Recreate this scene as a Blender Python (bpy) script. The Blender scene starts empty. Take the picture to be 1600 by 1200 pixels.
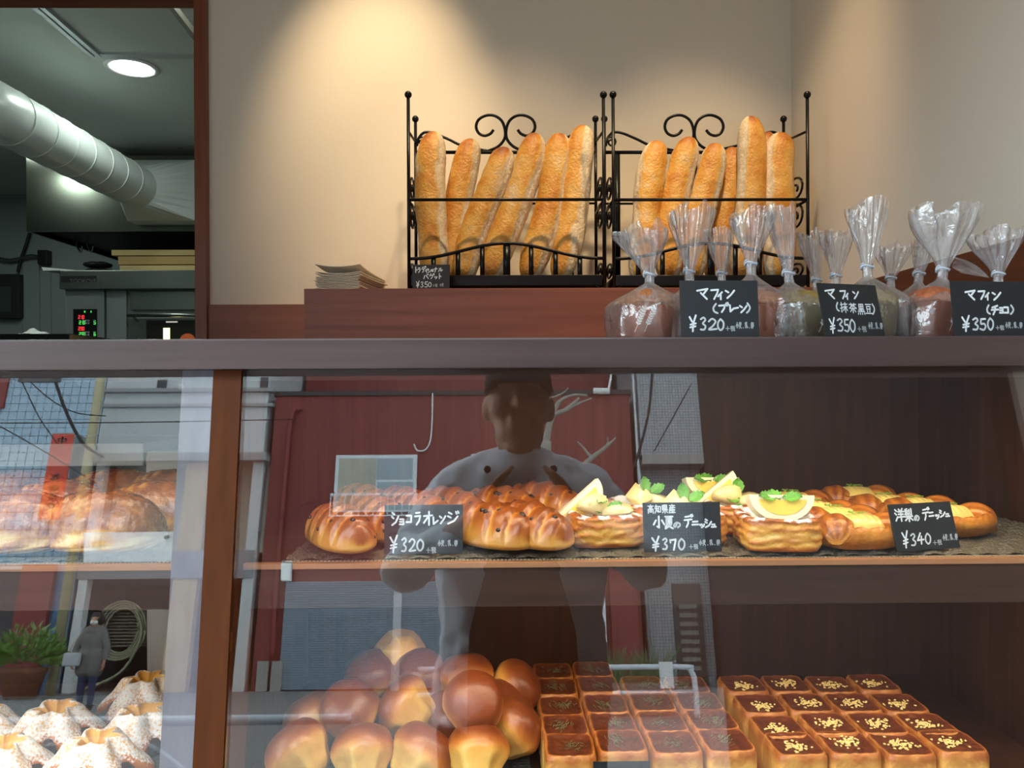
import bpy, bmesh, math, random
from mathutils import Vector, Matrix, noise
PI = math.pi
R = math.radians
sc = bpy.context.scene
COL = sc.collection
# ------------------------------------------------------------------ camera
F = 1230.0                      # focal length in pixels of the 1600x1200 frame
HC = 1.35
cam_d = bpy.data.cameras.new('camera')
cam_d.sensor_width = 36.0
cam_d.lens = F / 1600 * 36
cam_d.clip_start = 0.004
cam = bpy.data.objects.new('camera', cam_d)
COL.objects.link(cam)
CM = Matrix.Translation((0, 0, HC)) @ Matrix.Rotation(-R(0.8), 4, 'Z') @ Matrix.Rotation(R(90), 4, 'X') @ Matrix.Rotation(-R(0.28), 4, 'Z')
cam.matrix_world = CM
sc.camera = cam
sc.cycles.transparent_max_bounces = 32
# ------------------------------------------------------------------ world, exposure
sc.view_settings.view_transform = 'Standard'
sc.view_settings.look = 'None'
sc.view_settings.exposure = 0.0
sc.view_settings.gamma = 1.0
sc.view_settings.use_curve_mapping = False
W = bpy.data.worlds.new('overcast_sky')
sc.world = W
W.use_nodes = True
bg = W.node_tree.nodes['Background']
bg.inputs[0].default_value = (0.80, 0.93, 1.0, 1)
bg.inputs[1].default_value = 8.0

# ------------------------------------------------------------------ pixel helpers
C0 = Vector((0, 0, HC))
MR = CM.to_3x3()
def ray(px, py):
    return MR @ Vector(((px - 800) / F, (600 - py) / F, -1))
def atY(px, py, Y):
    d = ray(px, py); return C0 + d * (Y / d.y)
def atZ(px, py, Z):
    d = ray(px, py); return C0 + d * ((Z - HC) / d.z)
def atX(px, py, X):
    d = ray(px, py); return C0 + d * (X / d.x)
TILT = R(9.0)
GY = 0.85
GN = Vector((0, -math.cos(TILT), math.sin(TILT)))
GP = Vector((0, GY, HC))
def glassY(z):
    return GY + (z - HC) * math.tan(TILT)
def refl(px, py):
    d = ray(px, py)
    g = C0 + d * ((GP - C0).dot(GN) / d.dot(GN))
    return g, d - 2 * d.dot(GN) * GN
def rY(px, py, Y):
    g, d = refl(px, py); return g + d * ((Y - g.y) / d.y)
def rZ(px, py, Z):
    g, d = refl(px, py); return g + d * ((Z - g.z) / d.z)

# ------------------------------------------------------------------ mesh builder
class MB:
    def __init__(s):
        s.v = []; s.f = []; s.att = {}; s.fm = []; s.mi = 0
    def add(s, vs, fs, **att):
        o = len(s.v)
        s.v += [tuple(p) for p in vs]
        s.f += [tuple(i + o for i in f) for f in fs]
        s.fm += [s.mi] * len(fs)
        for k, a in att.items():
            L = s.att.setdefault(k, [])
            L += [0.0] * (o - len(L))
            L += list(a)
        return s
    def box(s, lo, hi, bev=0.0):
        x0, y0, z0 = [min(a, b) for a, b in zip(lo, hi)]
        x1, y1, z1 = [max(a, b) for a, b in zip(lo, hi)]
        if bev <= 0:
            vs = [(x, y, z) for z in (z0, z1) for y in (y0, y1) for x in (x0, x1)]
            return s.add(vs, [(0, 2, 3, 1), (4, 5, 7, 6), (0, 1, 5, 4), (2, 6, 7, 3), (0, 4, 6, 2), (1, 3, 7, 5)])
        b = min(bev, (x1 - x0) * .49, (y1 - y0) * .49, (z1 - z0) * .49)
        bm = bmesh.new(); bmesh.ops.create_cube(bm, size=1)
        for v in bm.verts:
            v.co = Vector((x0 + (v.co.x + .5) * (x1 - x0), y0 + (v.co.y + .5) * (y1 - y0), z0 + (v.co.z + .5) * (z1 - z0)))
        bmesh.ops.bevel(bm, geom=bm.edges[:], offset=b, segments=2, profile=.7, affect='EDGES')
        bm.verts.index_update()
        s.add([v.co[:] for v in bm.verts], [[v.index for v in f.verts] for f in bm.faces]); bm.free()
        return s
    def quad(s, a, b, c, d):
        return s.add([a, b, c, d], [(0, 1, 2, 3)])
    def hexa(s, p):       # 8 points: bottom 4 ccw, top 4 ccw
        return s.add(p, [(3, 2, 1, 0), (4, 5, 6, 7), (0, 1, 5, 4), (1, 2, 6, 5), (2, 3, 7, 6), (3, 0, 4, 7)])
    def tube(s, pts, r, n=8, cap=True, flat=None):
        pts = [Vector(p) for p in pts]
        m = len(pts)
        rr = r if isinstance(r, (list, tuple)) else [r] * m
        vs = []; fs = []
        t0 = (pts[1] - pts[0]).normalized()
        up = Vector((0, 0, 1)) if abs(t0.z) < .9 else Vector((0, 1, 0))
        nx = t0.cross(up).normalized()
        for i in range(m):
            t = (pts[min(i + 1, m - 1)] - pts[max(i - 1, 0)])
            t = t.normalized() if t.length > 1e-9 else t0
            nx = (nx - t * nx.dot(t)); nx = nx.normalized() if nx.length > 1e-6 else t.orthogonal().normalized()
            ny = t.cross(nx)
            for k in range(n):
                a = 2 * PI * k / n
                c1, c2 = math.cos(a) * rr[i], math.sin(a) * rr[i]
                vs.append(pts[i] + nx * c1 + ny * c2)
        for i in range(m - 1):
            for k in range(n):
                k2 = (k + 1) % n
                fs.append((i * n + k, i * n + k2, (i + 1) * n + k2, (i + 1) * n + k))
        if cap:
            fs.append(tuple(range(n))[::-1]); fs.append(tuple((m - 1) * n + k for k in range(n)))
        return s.add(vs, fs)
    def lathe(s, prof, n=20, c=(0, 0, 0), M=None):
        vs = []; fs = []; c = Vector(c)
        for (r, z) in prof:
            for k in range(n):
                a = 2 * PI * k / n
                p = Vector((r * math.cos(a), r * math.sin(a), z))
                if M is not None: p = M @ p
                vs.append(p + c)
        m = len(prof)
        for i in range(m - 1):
            for k in range(n):
                k2 = (k + 1) % n
                fs.append((i * n + k, i * n + k2, (i + 1) * n + k2, (i + 1) * n + k))
        fs.append(tuple(range(n))[::-1]); fs.append(tuple((m - 1) * n + k for k in range(n)))
        return s.add(vs, fs)
    def ball(s, c, r, n=12, sc3=(1, 1, 1), M=None):
        prof = [(max(r * math.sin(PI * i / (n // 2 + 2)), r * 1e-3), -r * math.cos(PI * i / (n // 2 + 2))) for i in range(n // 2 + 3)]
        S = Matrix.Diagonal(sc3)
        return s.lathe(prof, n, c, S if M is None else M.to_3x3() @ S)
    def capsule(s, p0, p1, r0, r1, n=12):
        p0, p1 = Vector(p0), Vector(p1); t = (p1 - p0).normalized()
        pts = []; rr = []
        for i in range(4):
            a = PI / 2 * i / 4
            pts.append(p0 - t * r0 * math.cos(a)); rr.append(max(r0 * math.sin(a), r0 * .05))
        pts.append(p0); rr.append(r0); pts.append(p1); rr.append(r1)
        for i in range(1, 5):
            a = PI / 2 * i / 4
            pts.append(p1 + t * r1 * math.sin(a)); rr.append(max(r1 * math.cos(a), r1 * .05))
        return s.tube(pts, rr, n)
    def blob(s, nu, nv, fn):
        """closed surface; fn(u,a) -> (x,y,z,bake,sugar), u 0..1 pole to pole, a angle"""
        rows = [fn(0.0, 0.0)]
        for i in range(1, nu):
            for k in range(nv):
                rows.append(fn(i / nu, 2 * PI * k / nv))
        rows.append(fn(1.0, 0.0))
        fs = []
        for k in range(nv):
            fs.append((0, 1 + (k + 1) % nv, 1 + k))
        for i in range(nu - 2):
            for k in range(nv):
                k2 = (k + 1) % nv
                a, b = 1 + i * nv, 1 + (i + 1) * nv
                fs.append((a + k, a + k2, b + k2, b + k))
        L = len(rows) - 1; b = 1 + (nu - 2) * nv
        for k in range(nv):
            fs.append((b + k, b + (k + 1) % nv, L))
        return s.add([q[:3] for q in rows], fs, bake=[q[3] for q in rows], sugar=[q[4] for q in rows])
    def mesh(s, name, smooth=False):
        me = bpy.data.meshes.new(name)
        me.from_pydata(s.v, [], s.f)
        for k, a in s.att.items():
            a = a + [0.0] * (len(s.v) - len(a))
            me.attributes.new(k, 'FLOAT', 'POINT').data.foreach_set('value', a)
        if any(s.fm):
            me.polygons.foreach_set('material_index', s.fm)
        bm = bmesh.new(); bm.from_mesh(me); bmesh.ops.recalc_face_normals(bm, faces=bm.faces); bm.to_mesh(me); bm.free()
        if smooth: me.shade_smooth()
        return me
    def build(s, name, m, parent=None, smooth=False, M=None):
        return link(name, s.mesh(name, smooth), m, parent, M)

def link(name, me, m=None, parent=None, M=None):
    o = bpy.data.objects.new(name, me)
    COL.objects.link(o)
    if m is not None and not me.materials:
        for q in (m if isinstance(m, (list, tuple)) else [m]): me.materials.append(q)
    if parent is not None: o.parent = parent
    if M is not None: o.matrix_local = M
    return o
def empty(name, loc=(0, 0, 0), rz=0.0, M=None):
    o = bpy.data.objects.new(name, None); COL.objects.link(o)
    if M is not None: o.matrix_world = M
    else: o.location = loc; o.rotation_euler = (0, 0, rz)
    return o
def tag(o, label, cat, group=None):
    o['label'] = label; o['category'] = cat
    if group: o['group'] = group
    return o
def struct(o, label=None):
    o['kind'] = 'structure'
    if label: o['label'] = label; o['category'] = o.name.split('_')[0]
    return o
def smoothcurve(pts, n=6, closed=False):
    pts = [Vector(p) for p in pts]; out = []
    m = len(pts)
    for i in range(m - 1):
        p0, p1, p2, p3 = pts[max(i - 1, 0)], pts[i], pts[i + 1], pts[min(i + 2, m - 1)]
        for k in range(n):
            t = k / n
            out.append(.5 * ((2 * p1) + (p2 - p0) * t + (2 * p0 - 5 * p1 + 4 * p2 - p3) * t * t + (3 * p1 - p0 - 3 * p2 + p3) * t ** 3))
    out.append(pts[-1])
    return out
def ns(x, y=0., z=0.):
    return noise.noise(Vector((x, y, z)))
def sstep(a, b, x):
    t = min(max((x - a) / (b - a), 0), 1); return t * t * (3 - 2 * t)

# ------------------------------------------------------------------ materials
def newmat(name):
    m = bpy.data.materials.new(name); m.use_nodes = True
    nt = m.node_tree
    return m, nt, nt.nodes['Principled BSDF']
def rgb(r, g, b):    # sRGB 0..255 -> linear
    f = lambda c: (c / 255 / 12.92) if c / 255 <= .04045 else ((c / 255 + .055) / 1.055) ** 2.4
    return (f(r), f(g), f(b), 1)
MC = {}
def plain(name, col, rough=.5, metal=0., bump=0., bscale=60, var=0., coat=0., emit=None, estr=0.):
    if name in MC: return MC[name]
    m, nt, b = newmat(name)
    b.inputs['Base Color'].default_value = col
    b.inputs['Roughness'].default_value = rough
    b.inputs['Metallic'].default_value = metal
    b.inputs['Coat Weight'].default_value = coat
    if emit:
        b.inputs['Emission Color'].default_value = emit; b.inputs['Emission Strength'].default_value = estr
    if bump or var:
        tc = nt.nodes.new('ShaderNodeTexCoord'); nz = nt.nodes.new('ShaderNodeTexNoise')
        nz.inputs['Scale'].default_value = bscale; nz.inputs['Detail'].default_value = 4
        nt.links.new(tc.outputs['Object'], nz.inputs['Vector'])
        if bump:
            bp = nt.nodes.new('ShaderNodeBump'); bp.inputs['Strength'].default_value = bump; bp.inputs['Distance'].default_value = .01
            nt.links.new(nz.outputs['Fac'], bp.inputs['Height']); nt.links.new(bp.outputs[0], b.inputs['Normal'])
        if var:
            mx = nt.nodes.new('ShaderNodeMix'); mx.data_type = 'RGBA'; mx.blend_type = 'MIX'
            mx.inputs[6].default_value = tuple(c * (1 - var) for c in col[:3]) + (1,)
            mx.inputs[7].default_value = tuple(min(c * (1 + var), 1) for c in col[:3]) + (1,)
            nt.links.new(nz.outputs['Fac'], mx.inputs[0]); nt.links.new(mx.outputs[2], b.inputs['Base Color'])
    MC[name] = m
    return m
def wood(name, c1, c2, axis='x', scale=1., rough=.4, spec=.5, bump=.08):
    if name in MC: return MC[name]
    m, nt, b = newmat(name)
    tc = nt.nodes.new('ShaderNodeTexCoord'); mp = nt.nodes.new('ShaderNodeMapping')
    s = [90 * scale] * 3; s['xyz'.index(axis)] = 3.2 * scale
    mp.inputs['Scale'].default_value = s
    nz = nt.nodes.new('ShaderNodeTexNoise'); nz.inputs['Scale'].default_value = 1.; nz.inputs['Detail'].default_value = 6; nz.inputs['Distortion'].default_value = .4
    n2 = nt.nodes.new('ShaderNodeTexNoise'); n2.inputs['Scale'].default_value = .16; n2.inputs['Detail'].default_value = 2
    ad = nt.nodes.new('ShaderNodeMath'); ad.operation = 'MULTIPLY_ADD'; ad.inputs[1].default_value = .55
    mu = nt.nodes.new('ShaderNodeMath'); mu.operation = 'MULTIPLY'; mu.inputs[1].default_value = .45
    cr = nt.nodes.new('ShaderNodeValToRGB')
    cr.color_ramp.elements[0].position = .3; cr.color_ramp.elements[0].color = c1
    cr.color_ramp.elements[1].position = .7; cr.color_ramp.elements[1].color = c2
    L = nt.links.new
    L(tc.outputs['Object'], mp.inputs[0]); L(mp.outputs[0], nz.inputs['Vector']); L(mp.outputs[0], n2.inputs['Vector'])
    L(n2.outputs['Fac'], mu.inputs[0]); L(nz.outputs['Fac'], ad.inputs[0]); L(mu.outputs[0], ad.inputs[2])
    L(ad.outputs[0], cr.inputs[0]); L(cr.outputs[0], b.inputs['Base Color'])
    bp = nt.nodes.new('ShaderNodeBump'); bp.inputs['Strength'].default_value = bump; bp.inputs['Distance'].default_value = .003
    L(nz.outputs['Fac'], bp.inputs['Height']); L(bp.outputs[0], b.inputs['Normal'])
    b.inputs['Roughness'].default_value = rough; b.inputs['Specular IOR Level'].default_value = spec
    MC[name] = m
    return m
def bread(name, stops, nscale=60., namp=.25, rough=.45, bump=.25, bscale=120., coat=0., sugar=None, sscale=260., fine=0.):
    """colour by the 'bake' attribute (how browned the crust is), powder or flour by 'sugar'"""
    if name in MC: return MC[name]
    m, nt, b = newmat(name); L = nt.links.new
    tc = nt.nodes.new('ShaderNodeTexCoord')
    at = nt.nodes.new('ShaderNodeAttribute'); at.attribute_name = 'bake'
    nz = nt.nodes.new('ShaderNodeTexNoise'); nz.inputs['Scale'].default_value = nscale; nz.inputs['Detail'].default_value = 5; nz.inputs['Roughness'].default_value = .65
    L(tc.outputs['Object'], nz.inputs['Vector'])
    ma = nt.nodes.new('ShaderNodeMath'); ma.operation = 'MULTIPLY_ADD'; ma.inputs[1].default_value = namp; 
    sb = nt.nodes.new('ShaderNodeMath'); sb.operation = 'SUBTRACT'; sb.inputs[1].default_value = .5
    L(nz.outputs['Fac'], sb.inputs[0]); L(sb.outputs[0], ma.inputs[0]); L(at.outputs['Fac'], ma.inputs[2])
    cr = nt.nodes.new('ShaderNodeValToRGB')
    els = cr.color_ramp.elements
    while len(els) < len(stops): els.new(.5)
    for e, (p, c) in zip(els, stops): e.position = p; e.color = c
    L(ma.outputs[0], cr.inputs[0]); colr = cr.outputs[0]
    b2 = nt.nodes.new('ShaderNodeTexNoise'); b2.inputs['Scale'].default_value = bscale; b2.inputs['Detail'].default_value = 4
    L(tc.outputs['Object'], b2.inputs['Vector'])
    if sugar:
        a2 = nt.nodes.new('ShaderNodeAttribute'); a2.attribute_name = 'sugar'
        n3 = nt.nodes.new('ShaderNodeTexNoise'); n3.inputs['Scale'].default_value = sscale; n3.inputs['Detail'].default_value = 3
        L(tc.outputs['Object'], n3.inputs['Vector'])
        s1 = nt.nodes.new('ShaderNodeMath'); s1.operation = 'ADD'; L(a2.outputs['Fac'], s1.inputs[0]); L(n3.outputs['Fac'], s1.inputs[1])
        s2 = nt.nodes.new('ShaderNodeMapRange'); s2.inputs[1].default_value = .85; s2.inputs[2].default_value = 1.12
        L(s1.outputs[0], s2.inputs[0])
        mx = nt.nodes.new('ShaderNodeMix'); mx.data_type = 'RGBA'; mx.inputs[7].default_value = sugar
        L(s2.outputs[0], mx.inputs[0]); L(colr, mx.inputs[6]); colr = mx.outputs[2]
        r1 = nt.nodes.new('ShaderNodeMapRange'); r1.inputs[3].default_value = rough; r1.inputs[4].default_value = .9
        L(s2.outputs[0], r1.inputs[0]); L(r1.outputs[0], b.inputs['Roughness'])
    else:
        b.inputs['Roughness'].default_value = rough
    L(colr, b.inputs['Base Color'])
    bp = nt.nodes.new('ShaderNodeBump'); bp.inputs['Strength'].default_value = min(bump * 1.6, 1); bp.inputs['Distance'].default_value = .005
    L(b2.outputs['Fac'], bp.inputs['Height']); L(bp.outputs[0], b.inputs['Normal'])
    b.inputs['Coat Weight'].default_value = coat; b.inputs['Coat Roughness'].default_value = .25
    MC[name] = m
    return m
def emis(name, col, s):
    if name in MC: return MC[name]
    m, nt, b = newmat(name); nt.nodes.remove(b)
    e = nt.nodes.new('ShaderNodeEmission'); e.inputs[0].default_value = col; e.inputs[1].default_value = s
    nt.links.new(e.outputs[0], nt.nodes['Material Output'].inputs[0]); MC[name] = m
    return m
def glassmat(name, ior=1.55, tint=(1, 1, 1, 1)):
    """thin sheet glass: clear, with Fresnel reflection on each face"""
    if name in MC: return MC[name]
    m, nt, b = newmat(name); nt.nodes.remove(b); L = nt.links.new
    tr = nt.nodes.new('ShaderNodeBsdfTransparent'); tr.inputs[0].default_value = tint
    gl = nt.nodes.new('ShaderNodeBsdfGlossy'); gl.inputs['Roughness'].default_value = 0.0
    fr = nt.nodes.new('ShaderNodeFresnel'); ge = nt.nodes.new('ShaderNodeNewGeometry')
    mr = nt.nodes.new('ShaderNodeMapRange'); mr.inputs[3].default_value = ior; mr.inputs[4].default_value = 1 / ior
    L(ge.outputs['Backfacing'], mr.inputs[0]); L(mr.outputs[0], fr.inputs[0])
    mx = nt.nodes.new('ShaderNodeMixShader')
    L(fr.outputs[0], mx.inputs[0]); L(tr.outputs[0], mx.inputs[1]); L(gl.outputs[0], mx.inputs[2])
    L(mx.outputs[0], nt.nodes['Material Output'].inputs[0]); MC[name] = m
    return m
def cello(name):
    if name in MC: return MC[name]
    m, nt, b = newmat(name); nt.nodes.remove(b); L = nt.links.new
    tc = nt.nodes.new('ShaderNodeTexCoord'); nz = nt.nodes.new('ShaderNodeTexNoise'); nz.inputs['Scale'].default_value = 70; nz.inputs['Detail'].default_value = 3; nz.inputs['Distortion'].default_value = .8
    L(tc.outputs['Object'], nz.inputs['Vector'])
    bp = nt.nodes.new('ShaderNodeBump'); bp.inputs['Strength'].default_value = .5; bp.inputs['Distance'].default_value = .004
    L(nz.outputs['Fac'], bp.inputs['Height'])
    tr = nt.nodes.new('ShaderNodeBsdfTransparent'); tr.inputs[0].default_value = (.97, .97, .97, 1)
    tl = nt.nodes.new('ShaderNodeBsdfTranslucent'); tl.inputs[0].default_value = (.8, .8, .8, 1)
    df = nt.nodes.new('ShaderNodeBsdfDiffuse'); df.inputs[0].default_value = (.8, .8, .82, 1)
    gl = nt.nodes.new('ShaderNodeBsdfGlossy'); gl.inputs['Roughness'].default_value = .10
    for q in (tl, df, gl): L(bp.outputs[0], q.inputs['Normal'])
    m0 = nt.nodes.new('ShaderNodeMixShader'); m0.inputs[0].default_value = .5; L(tl.outputs[0], m0.inputs[1]); L(df.outputs[0], m0.inputs[2])
    m1 = nt.nodes.new('ShaderNodeMixShader'); L(tr.outputs[0], m1.inputs[1]); L(m0.outputs[0], m1.inputs[2])
    at = nt.nodes.new('ShaderNodeAttribute'); at.attribute_name = 'bake'; L(at.outputs['Fac'], m1.inputs[0])
    lw = nt.nodes.new('ShaderNodeLayerWeight'); lw.inputs[0].default_value = .35; L(bp.outputs[0], lw.inputs['Normal'])
    mr = nt.nodes.new('ShaderNodeMapRange'); mr.inputs[3].default_value = .10; mr.inputs[4].default_value = .6; L(lw.outputs['Facing'], mr.inputs[0])
    m2 = nt.nodes.new('ShaderNodeMixShader'); L(mr.outputs[0], m2.inputs[0]); L(m1.outputs[0], m2.inputs[1]); L(gl.outputs[0], m2.inputs[2])
    L(m2.outputs[0], nt.nodes['Material Output'].inputs[0]); MC[name] = m
    return m
# ================================================================== large structure: shop
YW = 1.92                                   # back wall of the shop
ZT = atY(800, 527.5, .83).z                 # counter top
ZU = ZT - .032                              # its underside
YB = 1.60                                   # front of the raised step
ZB = atY(800, 450, YB).z
XR = atY(1237, 300, YW).x                   # right wall
ZC = 2.75
XL = -1.45
ZS = HC - .192                              # middle shelf
ZL = HC - .490                              # lower shelf
YK = 1.31                                   # back of the display case
M_rail = wood('rail_wood', rgb(58, 42, 40), rgb(82, 64, 60), 'x', 1., .33)
M_step = wood('step_wood', rgb(104, 54, 38), rgb(150, 86, 64), 'x', .7, .42)
M_trimw = wood('trim_wood', rgb(110, 60, 40), rgb(150, 90, 64), 'x', .7, .45)
M_frame = wood('frame_wood', rgb(100, 52, 34), rgb(142, 80, 54), 'z', .8, .4)
M_case = wood('case_wood', rgb(46, 23, 11), rgb(78, 43, 22), 'z', .9, .5, .3)
M_shelf = wood('shelf_wood', rgb(44, 25, 16), rgb(74, 46, 30), 'x', .9, .5, .3)
M_lip = wood('lip_wood', rgb(140, 90, 56), rgb(176, 122, 80), 'x', .8, .4)
M_post = wood('post_wood', rgb(68, 32, 8), rgb(92, 46, 14), 'z', .8, .5, .12)
M_stile = wood('stile_wood', rgb(84, 78, 86), rgb(112, 106, 114), 'z', .8, .4, .4)
M_cream = plain('cream_plaster', rgb(226, 214, 196), .8, bump=.03, bscale=180)
M_ceil = plain('ceiling_paint', rgb(232, 230, 224), .85)
M_black = plain('black_iron', (.004, .004, .005, 1), .32, bump=.02, bscale=200); M_black.node_tree.nodes['Principled BSDF'].inputs['Specular IOR Level'].default_value = .22
M_dark = plain('dark_plinth', rgb(50, 40, 36), .5)

b = MB(); xf1 = atY(327, 300, YW).x; xf0 = atY(309, 300, YW).x
b.box((xf0 + .005, YW, ZT - .002), (XR + .1, YW + .08, ZC))
struct(b.build('wall_back', M_cream), 'cream plaster back wall behind the bread racks')
b = MB().box((XR, .62, .0), (XR + .1, YW, ZC)); struct(b.build('wall_right', M_cream), 'cream plaster side wall right of the bread racks')
b = MB().box((XL - .1, .62, 0), (XL, YW + .08, ZC)); struct(b.build('wall_left', M_cream), 'cream side wall left of the counter')
b = MB().box((XL - .1, .55, ZC), (XR + .1, YW + .08, ZC + .1)); struct(b.build('ceiling', M_ceil), 'white shop ceiling above the counter')
b = MB().box((XL, YW, 0), (XR + .1, YW + .08, ZT - .004)); struct(b.build('wall_back_lower', plain('lower_wall_dark', rgb(70, 52, 42), .7)), 'dark lower wall behind the display case')
# wood trim on the walls
b = MB().box((xf1, YW - .012, ZT), (XR, YW, ZB), .001); struct(b.build('trim_1', M_trimw), 'reddish wood board along the foot of the back wall')
M_trimy = wood('trim_wood_side', rgb(86, 44, 26), rgb(124, 68, 44), 'y', .7, .5)
b = MB().box((XR - .012, .70, ZT), (XR, YW - .012, ZB), .001); struct(b.build('trim_2', M_trimy), 'reddish wood board along the foot of the right wall')
# window into the kitchen
ztop = atY(150, 13, YW + .02).z
win = empty('window_1'); struct(win, 'wooden framed opening looking into the kitchen')
MB().box((xf0, YW - .022, ZT), (xf1, YW + .10, ztop + .2), .002).build('frame_upright', M_frame, win)
M_framex = wood('frame_wood_cross', rgb(100, 52, 34), rgb(142, 80, 54), 'x', .8, .4)
MB().box((XL, YW - .022, ztop), (xf0, YW + .02, ztop + .12), .002).build('frame_head', M_framex, win)
b = MB().box((XL, YW, ztop + .12), (xf0 + .005, YW + .08, ZC)); b.build('panel_above', M_cream, win)
# facade around the counter, unseen ledge added over it for shade, and the side wing
M_fac = plain('facade_paint', rgb(206, 200, 190), .7, bump=.05, bscale=50)  # kept pale so the unseen facade bounces light onto the person
M_wing = plain('wing_wall', rgb(26, 20, 17), .7, bump=.05, bscale=30)
b = MB().box((-2.6, .40, 2.02), (1.6, .62, 3.6)); struct(b.build('wall_front', M_fac), 'unseen shop facade above the counter opening, set low for shade')  # lower edge set low to keep skylight off the shop walls
b = MB().box((-2.6, .40, 0), (XL, .62, 2.45)); struct(b.build('wall_front_pier', M_fac), 'facade pier left of the counter')
b = MB().box((-2.6, .22, 2.00), (1.6, .40, 2.06)); struct(b.build('trim_sill', M_fac), 'narrow unseen ledge added over the counter opening for shade')  # out of view, added to shade the opening
b = MB().box((1.12, -2.6, 0), (1.30, .40, 3.3)); b.box((XR + .1, .40, 0), (1.30, .62, 2.45)); struct(b.build('wall_wing', M_wing), 'dark wall wing right of the shop front')
# ------------------------------------------------------------------ worktop and step
b = MB().box((XL, .83, ZU), (XR, YW - .012, ZT), .002)
tag(b.build('countertop', M_rail), 'dark stained wood countertop running across the whole shop front', 'countertop')
xs0 = atY(475, 480, YB).x
b = MB().box((xs0, YB, ZT), (XR - .013, YW - .013, ZB), .0015)
tag(b.build('display_step', M_step), 'raised reddish wood step carrying the two bread racks', 'step')

# ------------------------------------------------------------------ display case
case = empty('display_case', (0, 1.0, 0))
tag(case, 'dark wood display case with slanted glass front below the countertop', 'display case')
def part(mb, name, m, smooth=False, par=case):
    o = mb.build(name, m, par, smooth); o.matrix_parent_inverse = par.matrix_world.inverted() if par.parent is None else Matrix(); return o
bpy.context.view_layer.update()
XD = -.31
P = lambda mb, n, m: part(mb, n, m)
P(MB().box((-.338, YK, ZL - .1), (XR - .013, YK + .02, ZU)), 'back_panel', M_case)
P(MB().box((-.338, .97, ZL), (-.322, YK, ZU - .0005)), 'partition', M_case)
P(MB().box((XR - .015, glassY(ZL) + .02, ZL - .4), (XR, YK, ZU)), 'side_panel', M_case)
P(MB().box((XL + .01, glassY(ZL) + .025, ZL - .02), (XR - .016, YK, ZL)), 'bottom_board', M_case)
P(MB().box((XL + .01, glassY(ZL) - .01, 0), (XR - .016, YK, ZL - .021)), 'plinth', M_dark)
# middle shelf: board, light lip, fascia
zf = atY(800, 944, .862).z
P(MB().box((XL + .01, .858, ZS - .014), (XR - .016, YK, ZS - .002)), 'middle_shelf', M_shelf)
P(MB().box((XL + .01, .848, ZS - .006), (XR - .016, .858, ZS), .001), 'shelf_lip', M_lip)
P(MB().box((XL + .01, .852, zf), (XR - .016, .866, ZS - .0065), .001), 'shelf_fascia', M_shelf)
P(MB().box((XL + .01, .862, ZU - .012), (XR - .016, .872, ZU - .0002)), 'top_valance', M_shelf)
# slanted post behind the glass
def slant(x0, x1, d0, d1, z0, z1, dd=0):
    q = []
    for z in (z0, z1):
        y = glassY(z)
        q += [(x0, y + d0, z), (x1, y + d0, z), (x1, y + d1 + dd * (z - z0), z), (x0, y + d1 + dd * (z - z0), z)]
    return q
P(MB().hexa(slant(-.3075, -.2775, -.006, .06, ZL - .02, ZU - .0005, .05)), 'post', M_post)
P(MB().hexa(slant(-.345, -.3085, .006, .05, ZL - .02, ZU - .0005)), 'stile', M_stile)
M_glass = glassmat('sheet_glass', 1.62)
P(MB().hexa(slant(-.277, XR - .001, -.003, .003, ZL - .02, ZU - .0005)), 'glass_pane', M_glass)
P(MB().hexa(slant(XL + .01, -.308, -.003, .003, ZL - .02, ZU - .0005)), 'glass_pane', M_glass)
# small metal bracket where the shelf meets the post
bx = atY(450, 892, .853)
b = MB().box((bx.x - .006, .8465, bx.z - .010), (bx.x + .006, .8515, bx.z + .010), .002)
P(b, 'shelf_bracket', plain('bracket_metal', rgb(150, 150, 150), .3, 1.))
# light strips under the counter and under the shelf, warm LEDs
M_led = emis('warm_led', (1.0, .79, .52, 1), 44)
M_led2 = emis('warm_led_dim', (1.0, .79, .52, 1), 24)
def led(x0, x1, y, z, label, lm=None):
    t = empty('light_strip', ((x0 + x1) / 2, y, z)); tag(t, label, 'light')
    bpy.context.view_layer.update()
    b = MB().box((x0, y - .006, z - .004), (x1, y + .006, z)); part(b, 'diffuser', lm or M_led, par=t)
    b = MB().box((x0 - .004, y - .009, z), (x1 + .004, y + .009, z + .004)); part(b, 'holder', M_dark, par=t)
led(-.18, XR - .04, .885, ZU - .0045, 'warm light strip under the countertop inside the right glass case')
led(-.18, XR - .04, .885, ZS - .0185, 'warm light strip under the middle shelf inside the right glass case')
led(XL + .1, -.37, .885, ZU - .0045, 'warm light strip under the countertop inside the left glass case', M_led2)
led(XL + .1, -.37, .885, ZS - .0185, 'warm light strip under the middle shelf inside the left glass case', M_led2)

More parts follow.
